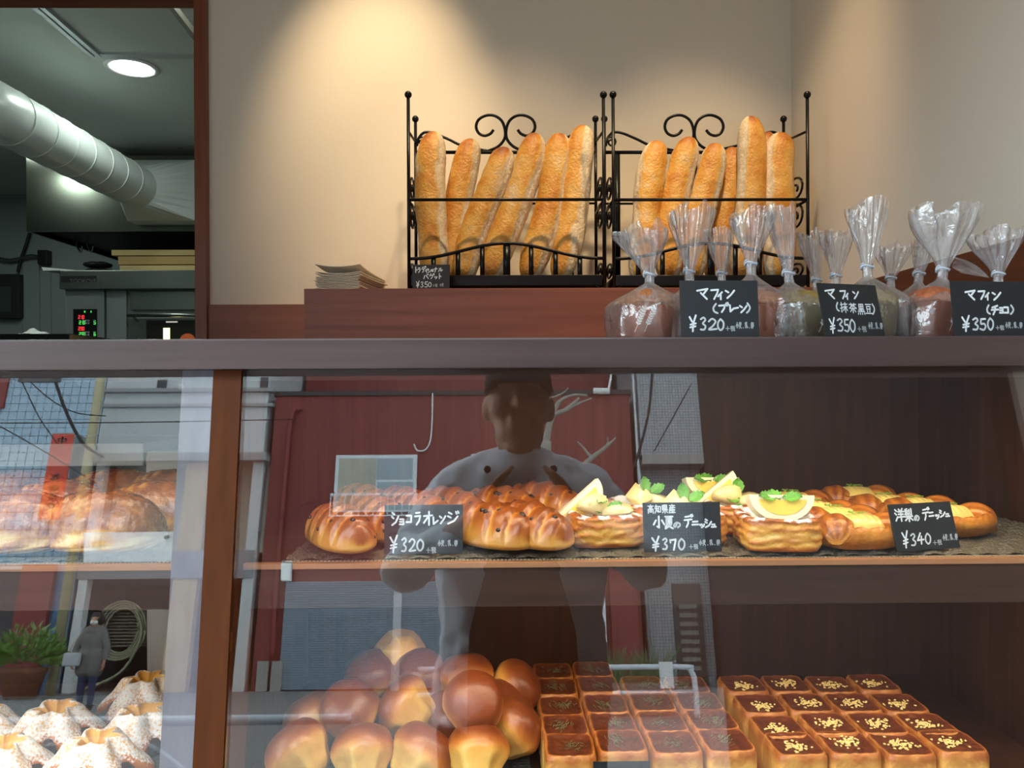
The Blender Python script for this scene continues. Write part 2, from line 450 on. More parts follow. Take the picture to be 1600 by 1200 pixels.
# ------------------------------------------------------------------ ceiling spots of the shop
def spot(x, y, tgt, power, size, blend, label, col=(1.0, .76, .46), rad=.03):
    t = empty('ceiling_spotlight', (x, y, ZC)); tag(t, label, 'light', 'warm ceiling spotlights of the shop')
    bpy.context.view_layer.update()
    prof = [(.048, 0), (.05, -.004), (.05, -.012), (.04, -.012), (.038, -.006)]
    MB().lathe(prof, 24).build('trim_ring', plain('white_enamel', rgb(235, 235, 235), .4), t, True)
    MB().lathe([(.036, -.010), (.036, -.006)], 24).build('lens', emis('spot_lens', (1, .8, .55, 1), 6), t)
    ld = bpy.data.lights.new('spot_lamp', 'SPOT'); ld.energy = power; ld.spot_size = R(size); ld.spot_blend = blend; ld.color = col; ld.shadow_soft_size = rad
    lo = bpy.data.objects.new('lamp', ld); COL.objects.link(lo); lo.parent = t
    d = Vector(tgt) - Vector((x, y, ZC - .02))
    lo.location = (0, 0, -.02); lo.rotation_euler = d.to_track_quat('-Z', 'Y').to_euler()
p = atY(600, 150, YW)
spot(p.x - .01, 1.36, (p.x - .01, 1.93, 2.0), 62, 44, 1.0, 'warm ceiling spotlight washing the wall left of the racks')
p = atY(790, 370, 1.72)
spot(p.x + .02, 1.28, p, 50, 56, 1.0, 'warm ceiling spotlight aimed at the left bread rack')
p = atY(1110, 370, 1.72)
spot(p.x, 1.30, p, 58, 54, 1.0, 'warm ceiling spotlight aimed at the right bread rack')

# ------------------------------------------------------------------ kitchen shell
ZKC = 2.56; YKB = 5.0
M_kw = plain('kitchen_wall', rgb(140, 152, 150), .6, var=.06, bscale=3)
M_kc = plain('kitchen_ceiling', rgb(205, 212, 206), .7)
struct(MB().box((-4.4, YKB, 0), (.4, YKB + .1, ZKC)).build('wall_kitchen_back', M_kw), 'grey green kitchen back wall behind the oven')
struct(MB().box((-4.5, YW, 0), (-4.4, YKB + .1, ZKC)).build('wall_kitchen_left', M_kw), 'kitchen side wall')
struct(MB().box((.3, YW + .08, 0), (.4, YKB, ZKC)).build('wall_kitchen_right', M_kw), 'kitchen side wall behind the shop')
struct(MB().box((-4.4, YW, 0), (XL - .1, YW + .08, ZKC)).build('wall_kitchen_front', M_kw), 'kitchen wall beside the opening')
struct(MB().box((-4.5, YW + .08, ZKC), (.4, YKB + .1, ZKC + .1)).build('ceiling_kitchen', M_kc), 'pale kitchen ceiling with downlights')
struct(MB().box((-4.5, .62, -.1), (1.3, YKB + .1, -.002)).build('floor', plain('floor_tile', rgb(170, 165, 155), .6)), 'shop and kitchen floor')
# ================================================================== the street that the glass mirrors
YF = -18.0
def fq(px, py, Y=YF): return rY(px, py, Y)
struct(MB().box((-30, -60, -.15), (25, .60, -.003)).build('street_ground', plain('asphalt', rgb(122, 122, 120), .85, bump=.15, bscale=9, var=.12)), 'grey asphalt street in front of the shop')
M_red = wood('red_siding', rgb(118, 56, 53), rgb(140, 68, 63), 'z', .06, .6, .3, .02)
M_redD = plain('red_paint', rgb(132, 50, 48), .5)
M_greyB = plain('pale_render', rgb(196, 202, 202), .8, bump=.04, bscale=6, var=.05)
M_white = plain('white_paint', rgb(228, 230, 228), .6)
M_alu = plain('aluminium', rgb(190, 196, 200), .35, .6)
M_steel = plain('brushed_steel', rgb(150, 156, 150), .26, 1.)
M_shut = plain('shutter_steel', rgb(168, 184, 196), .5, .2)
M_blk = plain('black_plastic', rgb(22, 22, 24), .45)
M_cable = plain('black_cable', rgb(18, 18, 20), .6)
M_pane = plain('dusty_pane', rgb(150, 170, 178), .12, .0, coat=.5)
M_conc = plain('concrete', rgb(150, 148, 142), .85, var=.1, bscale=4)
def fb(par, name, a, c, m, y0=0., y1=.1, Y=YF):
    p, q = fq(*a, Y), fq(*c, Y)
    o = MB().box((p.x, Y + y0, p.z), (q.x, Y + y1, q.z)).build(name, m, par)
    return o
# --- red building
red = empty('red_building'); tag(red, 'dark red clad two storey building with roller shutters across the street', 'building')
x0 = fq(409, 879).x; x1 = fq(996, 850).x; zt = fq(700, 618).z
MB().box((x0, YF - 7, 0), (x1, YF, zt)).build('wall', M_red, red)
MB().box((x0 - .05, YF - 7.05, zt), (x1 + .05, YF + .05, zt + .12)).build('parapet', plain('dark_flashing', rgb(52, 44, 44), .5), red)
MB().box((fq(478, 600, YF - 3).x, YF - 7, zt), (x1, YF - 3, zt + 4.5)).build('upper_storey', M_red, red)
for (a, c) in (((526, 712), (650, 800)), ((736, 710), (862, 800))):
    w = fb(red, 'window', a, c, plain('window_white', rgb(222, 230, 234), .5), 0, .06)
    mx = (a[0] + c[0]) / 2
    fb(w, 'pane', (a[0] + 5, a[1] + 5), (mx - 2, c[1] - 3), plain('curtain_pane', rgb(176, 176, 160), .3, var=.15, bscale=2), .06, .065)
    fb(w, 'pane', (mx + 2, a[1] + 5), (c[0] - 5, a[1] + 38), M_pane, .06, .065)
    fb(w, 'pane', (mx + 2, a[1] + 42), (c[0] - 5, c[1] - 3), M_pane, .06, .065)
    rb = MB(); p, q = fq(a[0] - 9, 773, YF + .45), fq(c[0], 805, YF + .45)
    rb.box((p.x, YF + .42, p.z - .03), (q.x, YF + .47, p.z + .03)); rb.box((p.x, YF + .43, q.z - .015), (q.x, YF + .46, q.z + .015))
    for i in range(13):
        x = p.x + (q.x - p.x) * i / 12; rb.box((x - .011, YF + .435, q.z), (x + .011, YF + .455, p.z))
    for x in (p.x, q.x): rb.box((x - .02, YF, q.z - .02), (x + .02, YF + .45, q.z + .02)); rb.box((x - .02, YF, p.z - .02), (x + .02, YF + .45, p.z + .02))
    rb.build('balcony_rail', plain('window_white', rgb(222, 230, 234), .5), red)
# shutters: two leaves with ridged slats
def shutter(a, c):
    p, q = fq(*a), fq(*c); q.z = .02
    sh = MB(); n = 46; h = (p.z - q.z) / n
    for i in range(n):
        z = q.z + i * h
        sh.hexa([(p.x, YF + .02, z), (q.x, YF + .02, z), (q.x, YF + .05, z + .012), (p.x, YF + .05, z + .012),
                 (p.x, YF + .02, z + h), (q.x, YF + .02, z + h), (q.x, YF + .065, z + h * .9), (p.x, YF + .065, z + h * .9)])
    o = sh.build('shutter_curtain', M_shut, red); o['kind'] = 'stuff'
shutter((448, 909), (617, 1080)); shutter((624, 909), (945, 1080))
fb(red, 'shutter_post', (617, 905), (624, 1081), M_alu, .02, .10)
for xa, xb in ((405, 418), (427, 440)):
    p, q = fq(xa, 1033), fq(xb, 1082); MB().box((p.x, YF, 0), (q.x, YF + .12, p.z)).build('plinth_block', M_conc, red)
p, q = fq(950, 885), fq(1000, 1040); MB().box((p.x, YF, 0), (q.x, YF + .15, p.z)).build('pillar', M_redD, red)
p = fq(449, 892); MB().box((p.x - .13, YF, p.z - .24), (p.x + .13, YF + .12, p.z + .24), .02).build('meter_box', plain('meter_grey', rgb(170, 175, 172), .5), red)
pts = [fq(676, 614, YF + .06), fq(675, 660, YF + .06), fq(672, 690, YF + .06), fq(664, 703, YF + .06), fq(652, 704, YF + .06), fq(647, 694, YF + .06)]
MB().tube(smoothcurve(pts), .022, 6).build('conduit', M_white, red, True)
pts = [fq(470, 640, YF + .1), fq(458, 645, YF + .12), fq(450, 700, YF + .12), fq(433, 900, YF + .12), fq(425, 1030, YF + .12)]
MB().tube(smoothcurve(pts), .06, 8).build('drain_pipe', M_redD, red, True)
p = fq(945, 608, YF + .2)
MB().tube([p + Vector((-.3, 0, -.05)), p + Vector((.12, 0, -.05))], .08, 10).tube([p + Vector((.1, 0, 0)), p + Vector((.3, 0, .9))], .03, 6).build('floodlight', M_white, red)
# --- pale building left of it
pale = empty('pale_building'); tag(pale, 'pale grey rendered building with ledges and open ground floor', 'building')
gx1 = fq(424, 690).x; gx1 = min(gx1, x0 - .17); gx0 = fq(113, 990).x - .06
zl = fq(300, 716).z
MB().box((gx0, YF - 6, zl), (gx1, YF + .1, 16)).build('wall', M_greyB, pale)
for py, t, o in ((613, .05, .22), (636, .04, .18), (718, .10, .35)):
    z = fq(300, py).z; MB().box((gx0, YF, z - t), (gx1 + .15, YF + o, z + t)).build('ledge', plain('ledge_render', rgb(150, 154, 154), .8), pale)
for a, c in (((250, 596), (262, 611)), ((410, 592), (420, 609))): fb(pale, 'window', a, c, plain('dark_window', rgb(50, 56, 60), .2), .1, .14)
p = fq(283, 605, YF + .2); MB().ball(p, .09).tube([p, p + Vector((0, -.1, .5))], .02, 6).build('security_camera', M_white, pale, True)
MB().box((gx0, YF - 6, 0), (gx1, YF - 2.6, zl)).build('rear_wall', plain('garage_dark', rgb(66, 66, 60), .8), pale)
MB().box((gx0, YF - 2.6, fq(200, 905).z), (gx1, YF + .1, fq(200, 862).z)).build('lintel', plain('lintel_grey', rgb(140, 142, 146), .7), pale)
MB().box((gx0, YF - 1.2, fq(200, 862).z), (gx1, YF - 1.1, zl)).build('garage_door', plain('garage_cream', rgb(210, 206, 190), .7), pale)
for xa, xb, m in ((112, 126, M_white), (262, 300, plain('beige_door', rgb(190, 165, 120), .7)), (372, 390, M_greyB)):
    p, q = fq(xa, 990), fq(xb, 990); MB().box((p.x, YF - .2, 0), (q.x, YF + .06, zl)).build('pillar', m, pale)
p, q = fq(158, 950, YF - .7), fq(252, 1010, YF - .7)
for i in range(12):
    z = q.z + (p.z - q.z) * i / 12; MB().box((p.x, YF - .75, z), (q.x, YF - .65, z + (p.z - q.z) / 12 * .55)).build('louvre_slat', plain('slat_wood', rgb(120, 112, 96), .7), pale)
# hose coil hanging there
hose = MB(); hc = fq(190, 985, YF - .5)
for k in range(4):
    rr = .5 + .05 * k
    hose.tube([hc + Vector((rr * math.cos(a) * (.8 + .05 * k), .03 * k, rr * 1.05 * math.sin(a))) for a in [2 * PI * i / 24 for i in range(25)]], .028, 6)
hose.tube(smoothcurve([hc + Vector((.25, .1, .6)), hc + Vector((.55, .15, -.1)), hc + Vector((.2, .2, -.95)), (hc.x - .6, hc.y + .4, .05)]), .035, 6)
tag(hose.build('hose_coil', plain('hose_rubber', rgb(150, 150, 120), .5), None, True), 'coiled garden hose hanging in the open ground floor', 'hose')
# --- tiled building at the far left
tb = empty('tiled_building'); tag(tb, 'pale blue tiled building at the far left of the street', 'building')
tx1 = gx0 - .02; tx0 = tx1 - 7.5
MB().box((tx0, YF - 5, 0), (tx1, YF + .08, 16)).build('wall', plain('tile_grout', rgb(96, 112, 128), .8), tb)
tl = MB(); ts = .215
for i in range(34):
    for k in range(52):
        x = tx1 - (i + 1) * ts; z = .1 + k * ts
        tl.box((x + .008, YF + .08, z + .008), (x + ts - .008, YF + .092, z + ts - .008))
o = tl.build('wall_tiles', plain('blue_tile', rgb(168, 196, 214), .25), tb); o['kind'] = 'stuff'
fb(tb, 'window', (40, 560), (98, 599), plain('dark_window'  , rgb(50, 56, 60), .2), .09, .14)
fb(tb, 'red_strip', (-20, 560), (10, 640), M_redD, .09, .16)
p, q = fq(-40, 892), fq(62, 1090); MB().box((p.x - 2, YF + .09, 0), (q.x, YF + .3, p.z)).build('shop_front', plain('shop_dark', rgb(58, 56, 58), .5), tb)
p, q = fq(52, 885), fq(70, 1080); MB().box((p.x, YF + .3, 0), (q.x, YF + .45, p.z)).build('red_pillar', M_redD, tb)
p, q = fq(72, 885), fq(92, 1080); MB().box((p.x, YF + .1, 0), (q.x, YF + .2, p.z)).build('blue_panel', plain('blue_panel', rgb(110, 150, 190), .4), tb)
# pole
p = fq(150, 640, YF + .9); MB().tube([(p.x, p.y, 0), (p.x, p.y, 12)], .11, 10).build('utility_pole', plain('pole_yellow', rgb(186, 178, 140), .7), None, True)
tag(bpy.data.objects['utility_pole'], 'straight pale yellow utility pole in front of the tiled building', 'pole')
# projecting red shop sign with dark characters
sg = empty('shop_sign'); tag(sg, 'tall narrow red projecting sign with black characters', 'sign')
p, q = fq(98, 678, YF + .9), fq(85, 815, YF + .9)
xa = fq(92, 745, YF + .9).x
MB().box((xa - .28, YF + .1, q.z), (xa + .28, YF + 1.0, p.z)).build('sign_box', plain('sign_grey', rgb(150, 160, 168), .5), sg)
MB().box((xa - .26, YF + 1.0, q.z + .03), (xa + .26, YF + 1.02, p.z - .03)).build('sign_face', plain('sign_red', rgb(206, 62, 44), .4), sg)
# ------------------------------------------------------------------ handwriting strokes (points are xxyy on a 100 grid)
GL = {
'マ': '0225 9808 5560;3545 9099', 'フ': '0520 9515 8050 4099', 'ィ': '9005 0560;6035 6099', 'ン': '0510 3530;9808 6060 2099',
'プ': '0535 6030 5560 3099;7510 9005 9525 8035 7025 7510', 'レ': '1005 1595 9550', 'ー': '0560 9540', 'チ': '8505 1525;0550 9545;5520 5060 2599',
'ョ': '1510 8510 8590;1550 8550;1090 8590', 'コ': '0510 9010 9090;0590 9090', '(': '7000 2040 3080 9599', ')': '4000 9040 7075 2099',
'¥': '0510 4040;9500 5550 4599;1558 9050;1075 8568', '3': '1015 5502 8022 4048 8068 6095 0595', '2': '0525 4502 8525 5065 0595 9590',
'0': '5002 1530 1070 4598 8575 9030 5002', '5': '2505 2045 7045 9070 6098 0590;2505 9003', '4': '5500 0565 9560;6530 5599', '7': '0515 0838;0518 9012 5599',
'ト': '3000 3099;3040 8560', 'ラ': '2008 8005;0535 9030 7070 3099', 'デ': '1520 6515;0545 8540;4543 4570 2599;7505 8220;9002 9715',
'シ': '1008 3520;0535 3048;1095 6075 9535', 'ナ': '0535 9530;5503 5050 2599', 'ル': '3010 3050 0595;6005 6090 9855',
'バ': '2530 0599;5030 9595;7003 7818;8800 9615', 'ゲ': '3005 0550;2535 9030;6033 6065 3099;7805 8518;9302 9915', 'ッ': '1030 2050;4525 5045;9525 8070 4099',
'オ': '0535 9530;6003 6099;5535 0585', 'ジ': '1510 4022;0838 3350;1095 6075 9040;7505 8220;9202 9915', '小': '5003 5095 3585;2535 0570;7535 9570',
'夏': '0508 9508;5008 4020;2022 8022 8062 2062 2022;2035 8035;2048 8048;3562 0585;3070 7570 0599;3575 9599', 'の': '5520 3080 1085 0555 3022 6015 9035 9070 6095',
'ニ': '1525 8520;0590 9585', 'ュ': '1535 7030 6585;0590 9588',
'洋': '0508 2020;0035 1548;0595 2565;4505 5518;8502 7018;3525 9525;3845 9045;3068 9965;6525 6599',
'梨': '3502 1008;0520 4518;2508 2555;2522 0545;2825 4542;6008 6040;8502 8550 7548;0562 9560;5050 5099;4565 0590;5565 9590',
'抹': '0525 3022;1803 1895 0885;0060 3552;4020 9918;3845 9943;7003 7099;6548 4080;7548 9880',
'茶': '0518 9516;3005 3030;7005 7030;5025 0555;5025 9855;2058 8056;5040 5099;3568 1588;6568 8588',
'黒': '2005 8005 8045 2045 2005;2025 8025;5005 5070;1058 9058;0272 9872;0585 0099;3085 3299;6085 6299;9085 9999',
'豆': '1005 9005;2525 7525 7550 2550 2525;3060 3580;7060 6580;0592 9592',
'高': '5000 5015;0515 9515;3025 7025 7040 3040 3025;1099 1052 9052 9099;3565 6565 6585 3585 3565',
'知': '2502 0530;1020 5018;0245 5245;2820 2850 0299;3060 5085;6022 9522 9585 6085 6022',
'県': '2505 8005 8050 2550 2505;2520 8020;2535 8035;0808 0862 9562;5062 5099;2575 1095;7575 9095',
'産': '5000 5010;0812 9512;3018 3530;7018 6030;1035 9835;1535 0099;3545 2570;3058 9558;6045 6099;3075 9075;2095 9995',
'+': '5010 5090;1050 9050', '税': '4003 0515;0530 5028;2515 2599;2535 0060;2840 4855;5505 6520;9002 8020;5525 9525 9550 5550 5525;6550 4599;8050 8095 9990 9975',
'麦': '1010 9010;5000 5035;1522 8522;0535 9535;4535 0565;3050 7550 1099;3560 9599', '乳': '4503 0515;0525 1535;2520 2832;5015 4030;0545 5045 2560;2560 3095 1590;0070 5062;7002 7090 9890 9970',
'卵': '4005 0520 0580 4070;4010 4050 1599;1035 2050;6012 9512 9570 8068;6012 6099;7535 8550', '.': '4085 5595', '中': '1525 8525 8560 1560 1525;5000 5099',
'D': '1002 1098;1002 6008 9035 9065 6092 1098',
'mark_a': '8010 2030;7030 2055;8050 3090;5040 1080', 'mark_b': '2050 3520 7015 8550 6085 3080 2050;1035 9030;2055 8050;5010 5095',
'mark_c': '9020 4010 1030;8050 3050;9085 4095 1070', 'mark_d': '3010 7020 8050 5060 2050 3010;6060 2095;3030 7035',
}
def strokes(mb, ch, x0, y0, x1, y1, w, to3):
    """ribbon strokes of one character in the box; to3(x,y) -> 3D point"""
    for st in GL[ch].split(';'):
        P2 = [(x0 + (x1 - x0) * int(q[:2]) / 100, y0 + (y1 - y0) * int(q[2:]) / 100) for q in st.split()]
        if len(P2) > 3 and ch in ('3', '2', '0', '5', 'の', '(', ')', '¥'): P2 = [(v.x, v.y) for v in smoothcurve([(a, c, 0) for a, c in P2], 4)]
        for (a, c) in zip(P2, P2[1:]):
            dx, dy = c[0] - a[0], c[1] - a[1]; L = math.hypot(dx, dy) or 1e-9
            nx, ny = -dy / L * w, dx / L * w
            mb.add([to3(a[0] + nx, a[1] + ny), to3(a[0] - nx, a[1] - ny), to3(c[0] - nx, c[1] - ny), to3(c[0] + nx, c[1] + ny)], [(0, 1, 2, 3)])
        for a in P2:
            mb.add([to3(a[0] + w * math.cos(k * PI / 4), a[1] + w * math.sin(k * PI / 4)) for k in range(8)], [tuple(range(8))])
# characters on the projecting sign (facing the shop, so they read towards -x)
b = MB(); zt0_, zh_ = p.z, p.z - q.z
for ch, f, h in (('中', .05, .085), ('mark_a', .47, .085), ('mark_b', .60, .085), ('mark_c', .69, .07), ('mark_d', .80, .085)):
    strokes(b, ch, 0, 0, .26, h * zh_, .016, lambda x, y, f=f: (xa - .13 + x, YF + 1.024, zt0_ - f * zh_ - y))
b.build('characters', M_blk, sg)['kind'] = 'stuff'
# --- dark tiled building on the right
dk = empty('dark_tiled_building'); tag(dk, 'grey small tiled building with louvred door right of the red one', 'building')
m, nt, bs = newmat('small_tile')
br = nt.nodes.new('ShaderNodeTexBrick'); tcn = nt.nodes.new('ShaderNodeTexCoord'); mp = nt.nodes.new('ShaderNodeMapping'); mp.inputs['Rotation'].default_value = (R(90), 0, 0)
br.offset = 0; br.inputs['Scale'].default_value = 1; br.inputs['Brick Width'].default_value = .075; br.inputs['Row Height'].default_value = .075; br.inputs['Mortar Size'].default_value = .006
br.inputs['Color1'].default_value = rgb(150, 156, 160); br.inputs['Color2'].default_value = rgb(162, 168, 172); br.inputs['Mortar'].default_value = rgb(84, 90, 94)
nt.links.new(tcn.outputs['Object'], mp.inputs[0]); nt.links.new(mp.outputs[0], br.inputs['Vector']); nt.links.new(br.outputs[0], bs.inputs['Base Color']); bs.inputs['Roughness'].default_value = .4
M_stile = m
x0 = fq(1008, 850).x; x1 = fq(1092, 650).x
zm = fq(1040, 722).z
MB().box((x0, YF - 6, 0), (x1 + .25, YF - .4, zm)).build('lower_wall', M_stile, dk)
MB().box((x0, YF - 6, zm), (x1, YF + .3, 15)).build('upper_wall', M_stile, dk)
MB().box((x0, YF - .4, zm - .12), (x1 + .1, YF + .35, zm + .12)).build('slab_edge', M_conc, dk)
MB().box((x1, YF - 6, 0), (x1 + .5, YF + .4, 15)).build('gap_shade', plain('gap_dark', rgb(44, 42, 44), .6), dk)  # dark block stands in for the shaded gap beside the building
p, q = fq(1050, 912, YF - .35), fq(1105, 1050, YF - .35)
dr = MB().box((p.x, YF - .4, 0), (q.x, YF - .33, p.z)).build('door', plain('bronze_door', rgb(70, 62, 56), .4), dk)
for i in range(8):
    z = .35 + i * (p.z - .75) / 8; MB().box((p.x + .12, YF - .33, z), (q.x - .14, YF - .30, z + .10)).build('door_slat', plain('slat_grey', rgb(130, 126, 120), .5), dr)
MB().tube([(fq(1004, 850).x, YF + .1, 0), (fq(1004, 850).x, YF + .1, 12)], .05, 8).build('drain_pipe', M_alu, dk, True)
struct(MB().box((fq(1120, 800).x, YF - 6, 0), (fq(1120, 800).x + 9, YF + .2, 9)).build('neighbour_wall', plain('neighbour_dark', rgb(60, 56, 54), .7)), 'dark building at the right end of the street')
# --- vending machine
vm = empty('vending_machine'); tag(vm, 'white drinks vending machine with red lettering beside the shutter', 'vending machine')
p, q = fq(905, 935, YF + .8), fq(950, 1036, YF + .8)
MB().box((p.x, YF + .1, .03), (q.x, YF + .8, p.z), .02).build('body', plain('vending_white', rgb(226, 230, 234), .4), vm)
MB().box((p.x + .06, YF + .8, p.z - .62), (q.x - .1, YF + .82, p.z - .08), .01).build('header_panel', M_white, vm)
w = MB().box((p.x + .08, YF + .8, .75), (q.x - .12, YF + .81, p.z - .7)).build('display_window', plain('vend_dark', rgb(60, 66, 74), .2), vm)
rnd = random.Random(4)
for r_ in range(2):
    for i in range(7):
        x = p.x + .13 + i * (q.x - p.x - .34) / 7; z = .80 + r_ * .22
        MB().lathe([(.028, 0), (.03, .02), (.03, .12), (.02, .14)], 8, (x + .03, YF + .83, z)).build('can', plain('can%d' % (i % 3), [rgb(60, 80, 160), rgb(190, 60, 40), rgb(210, 160, 60)][i % 3], .3), w)
MB().box((q.x - .09, YF + .8, .3), (q.x - .03, YF + .815, p.z - .7)).build('red_stripe', plain('vend_red', rgb(210, 30, 40), .4), vm)
b = MB()
strokes(b, 'D', 0, 0, .16, .26, .025, lambda x, y: (q.x - .24 - x, YF + .823, p.z - .24 - y))
b.build('lettering', plain('vend_red', rgb(210, 30, 40), .4), vm)['kind'] = 'stuff'
# --- overhead cables
def cable(label, pts, r=.012):
    o = MB().tube(smoothcurve(pts, 8), r, 5, False).build('overhead_cable', M_cable, None, True); tag(o, label, 'cable', 'cables over the street')
YC = -9.0
cable('long straight cable crossing the whole street view', [rY(-60, 590, YC), rY(500, 586, YC), rY(1100, 581, YC)], .016)
cable('thick cable drooping in front of the tiled building', [rY(80, 575, YC), rY(102, 640, YC), rY(128, 690, YC), rY(160, 715, YC)], .022)
cable('thin cable slanting over the tiled building', [rY(25, 575, YC), rY(60, 650, YC), rY(95, 700, YC)], .009)
cable('thin cable sagging towards the pole', [rY(40, 590, YC), rY(80, 625, YC), rY(120, 645, YC), rY(165, 650, YC)], .008)
cable('thin cable crossing low at the left', [rY(-20, 655, YC), rY(60, 700, YC), rY(150, 755, YC)], .008)
cable('level cable across the pale building', [rY(-20, 661, YC), rY(200, 660, YC), rY(460, 655, YC)], .008)
cable('thick cable hanging by the grey tiled building', [rY(1020, 570, YC), rY(1014, 640, YC), rY(1000, 700, YC), rY(990, 730, YC)], .02)
cable('thin cable slanting over the grey tiled building', [rY(1080, 600, YC), rY(1050, 655, YC), rY(1022, 705, YC)], .008)
w = MB(); pts = []
for i in range(200):
    q = rY(60 + i * 2.2, 585 - (4.5 if False else 0), YC); pts.append(q + Vector((0, 0, .05 * math.cos(i * .42) + .06)))
w.tube(pts, .006, 4, False); tag(w.build('overhead_cable', M_cable, None, True), 'spiral wound cable running along the straight one', 'cable', 'cables over the street')
# --- pruned street tree
tr = empty('street_tree'); tag(tr, 'pruned bare street tree with knobbly grey branches', 'tree')
M_bark = plain('grey_bark', rgb(150, 146, 134), .9, bump=.4, bscale=20, var=.2)
YT = -12.0
def limb(name, pl, r0, r1):
    pts = smoothcurve([rY(x, y, YT) for x, y in pl], 5); n = len(pts)
    MB().tube(pts, [r0 + (r1 - r0) * i / (n - 1) + .012 * ns(i * .9, r0 * 50) for i in range(n)], 8).build(name, M_bark, tr, True)
base = rY(848, 1000, YT)
MB().tube(smoothcurve([(base.x, YT, 0), (base.x + .05, YT, 2.2), rY(846, 800, YT), rY(853, 690, YT)], 6), [.17 - .004 * i for i in range(19)], 10).build('trunk', M_bark, tr, True)
limb('branch', [(852, 700), (856, 675), (864, 650), (885, 640), (905, 622)], .07, .03)
limb('branch', [(864, 650), (872, 630), (892, 618), (918, 618)], .05, .015)
limb('branch', [(885, 640), (905, 630), (925, 622)], .035, .012); limb('branch', [(862, 622), (880, 614), (888, 606)], .02, .01)
limb('branch', [(846, 800), (900, 740), (925, 715), (945, 700), (962, 684)], .07, .015)
limb('branch', [(925, 718), (912, 700), (902, 690)], .035, .012); limb('branch', [(945, 702), (950, 690), (948, 682)], .02, .01)
# --- guard rails
M_pipe = plain('rail_white', rgb(206, 214, 220), .35)
g = empty('guard_rail'); tag(g, 'white tubular guard rail along the near kerb', 'railing')
YG = -3.4
p = rY(300, 1126, YG); 
MB().tube([(-6, YG, p.z), (-.9, YG, p.z)], .03, 10).build('top_pipe', M_pipe, g, True)
for x in (-5.2, -3.4, -1.7): MB().tube([(x, YG, 0), (x, YG, p.z)], .024, 8).build('post', M_pipe, g, True)
for x in (-5.2, -3.4):
    MB().tube(smoothcurve([(x, YG, .18), (x + .45, YG, p.z - .14), (x + .9, YG, p.z - .1), (x + 1.35, YG, p.z - .14), (x + 1.8, YG, .18)], 6), .014, 8).build('arch_pipe', M_pipe, g, True)
g = empty('guard_rail'); tag(g, 'white tubular guard rail with rounded corner near the vending machine', 'railing')
YG2 = -10.5
a, c = rY(868, 1044, YG2), rY(1084, 1046, YG2); zr = a.z
MB().tube(smoothcurve([(a.x - 2, YG2, zr), (a.x, YG2, zr), (c.x - .2, YG2, zr), (c.x - .05, YG2, zr - .06), (c.x, YG2, zr - .22), (c.x, YG2, 0)], 5), .04, 10).build('top_pipe', M_pipe, g, True)
MB().tube([(a.x - 2, YG2, zr * .5), (c.x, YG2, zr * .5)], .03, 8).build('mid_pipe', M_pipe, g, True)
for x in (a.x - 1, a.x + .4): MB().tube([(x, YG2, 0), (x, YG2, zr)], .03, 8).build('post', M_pipe, g, True)
q = rY(1042, 1055, YG2 + .1)
MB().box((q.x - .1, YG2 + .05, q.z - .18), (q.x + .1, YG2 + .08, q.z + .18), .01).build('notice_plate', M_white, g)
# --- plants
def leafclump(name, c, r, n, m, par, seed, ls=.08):
    rnd = random.Random(seed); b = MB()
    for i in range(n):
        d = Vector((rnd.gauss(0, 1), rnd.gauss(0, 1), abs(rnd.gauss(0, .8)))).normalized() * r * rnd.uniform(.5, 1)
        p = Vector(c) + d; t = (d.normalized() + Vector((rnd.uniform(-.6, .6), rnd.uniform(-.6, .6), rnd.uniform(-.4, .6)))).normalized()
        s = t.orthogonal().normalized() * ls * .35; l = ls * rnd.uniform(.7, 1.4)
        b.add([p, p + t * l * .5 + s, p + t * l, p + t * l * .5 - s], [(0, 1, 2, 3)])
    o = b.build(name, m, par); o['kind'] = 'stuff'; return o
M_leaf = plain('leaf_green', rgb(130, 168, 88), .5, var=.3, bscale=8)
pt = empty('potted_plant'); tag(pt, 'bushy green plant in a terracotta pot beside the tiled building', 'plant')
p = rZ(30, 1092, 0); 
MB().lathe([(.30, 0), (.42, .5), (.45, .52), (.45, .62), (.38, .62), (.36, .5)], 20, p).build('pot', plain('terracotta', rgb(140, 90, 66), .8), pt, True)
leafclump('foliage', p + Vector((0, 0, .7)), .75, 900, M_leaf, pt, 3, .14)
pt = empty('potted_plant'); tag(pt, 'spiky grass plant in a planter behind the far guard rail', 'plant')
p = Vector((rY(985, 1050, YG2 - .6).x, YG2 - .6, 0))
MB().box((p.x - .5, p.y - .2, 0), (p.x + .6, p.y + .2, .45), .02).build('planter', plain('planter_grey', rgb(120, 116, 108), .8), pt)
b = MB(); rnd = random.Random(8)
for i in range(160):
    o_ = Vector((p.x + rnd.uniform(-.45, .55), p.y + rnd.uniform(-.1, .15), .4)); d = Vector((rnd.uniform(-.4, .4), rnd.uniform(-.2, .2), rnd.uniform(.3, .6)))
    s = Vector((.012, 0, 0)); b.add([o_ - s, o_ + s, o_ + d + s * .3, o_ + d - s * .3], [(0, 1, 2, 3)])
o = b.build('foliage', plain('grass_green', rgb(92, 116, 76), .6), pt); o['kind'] = 'stuff'

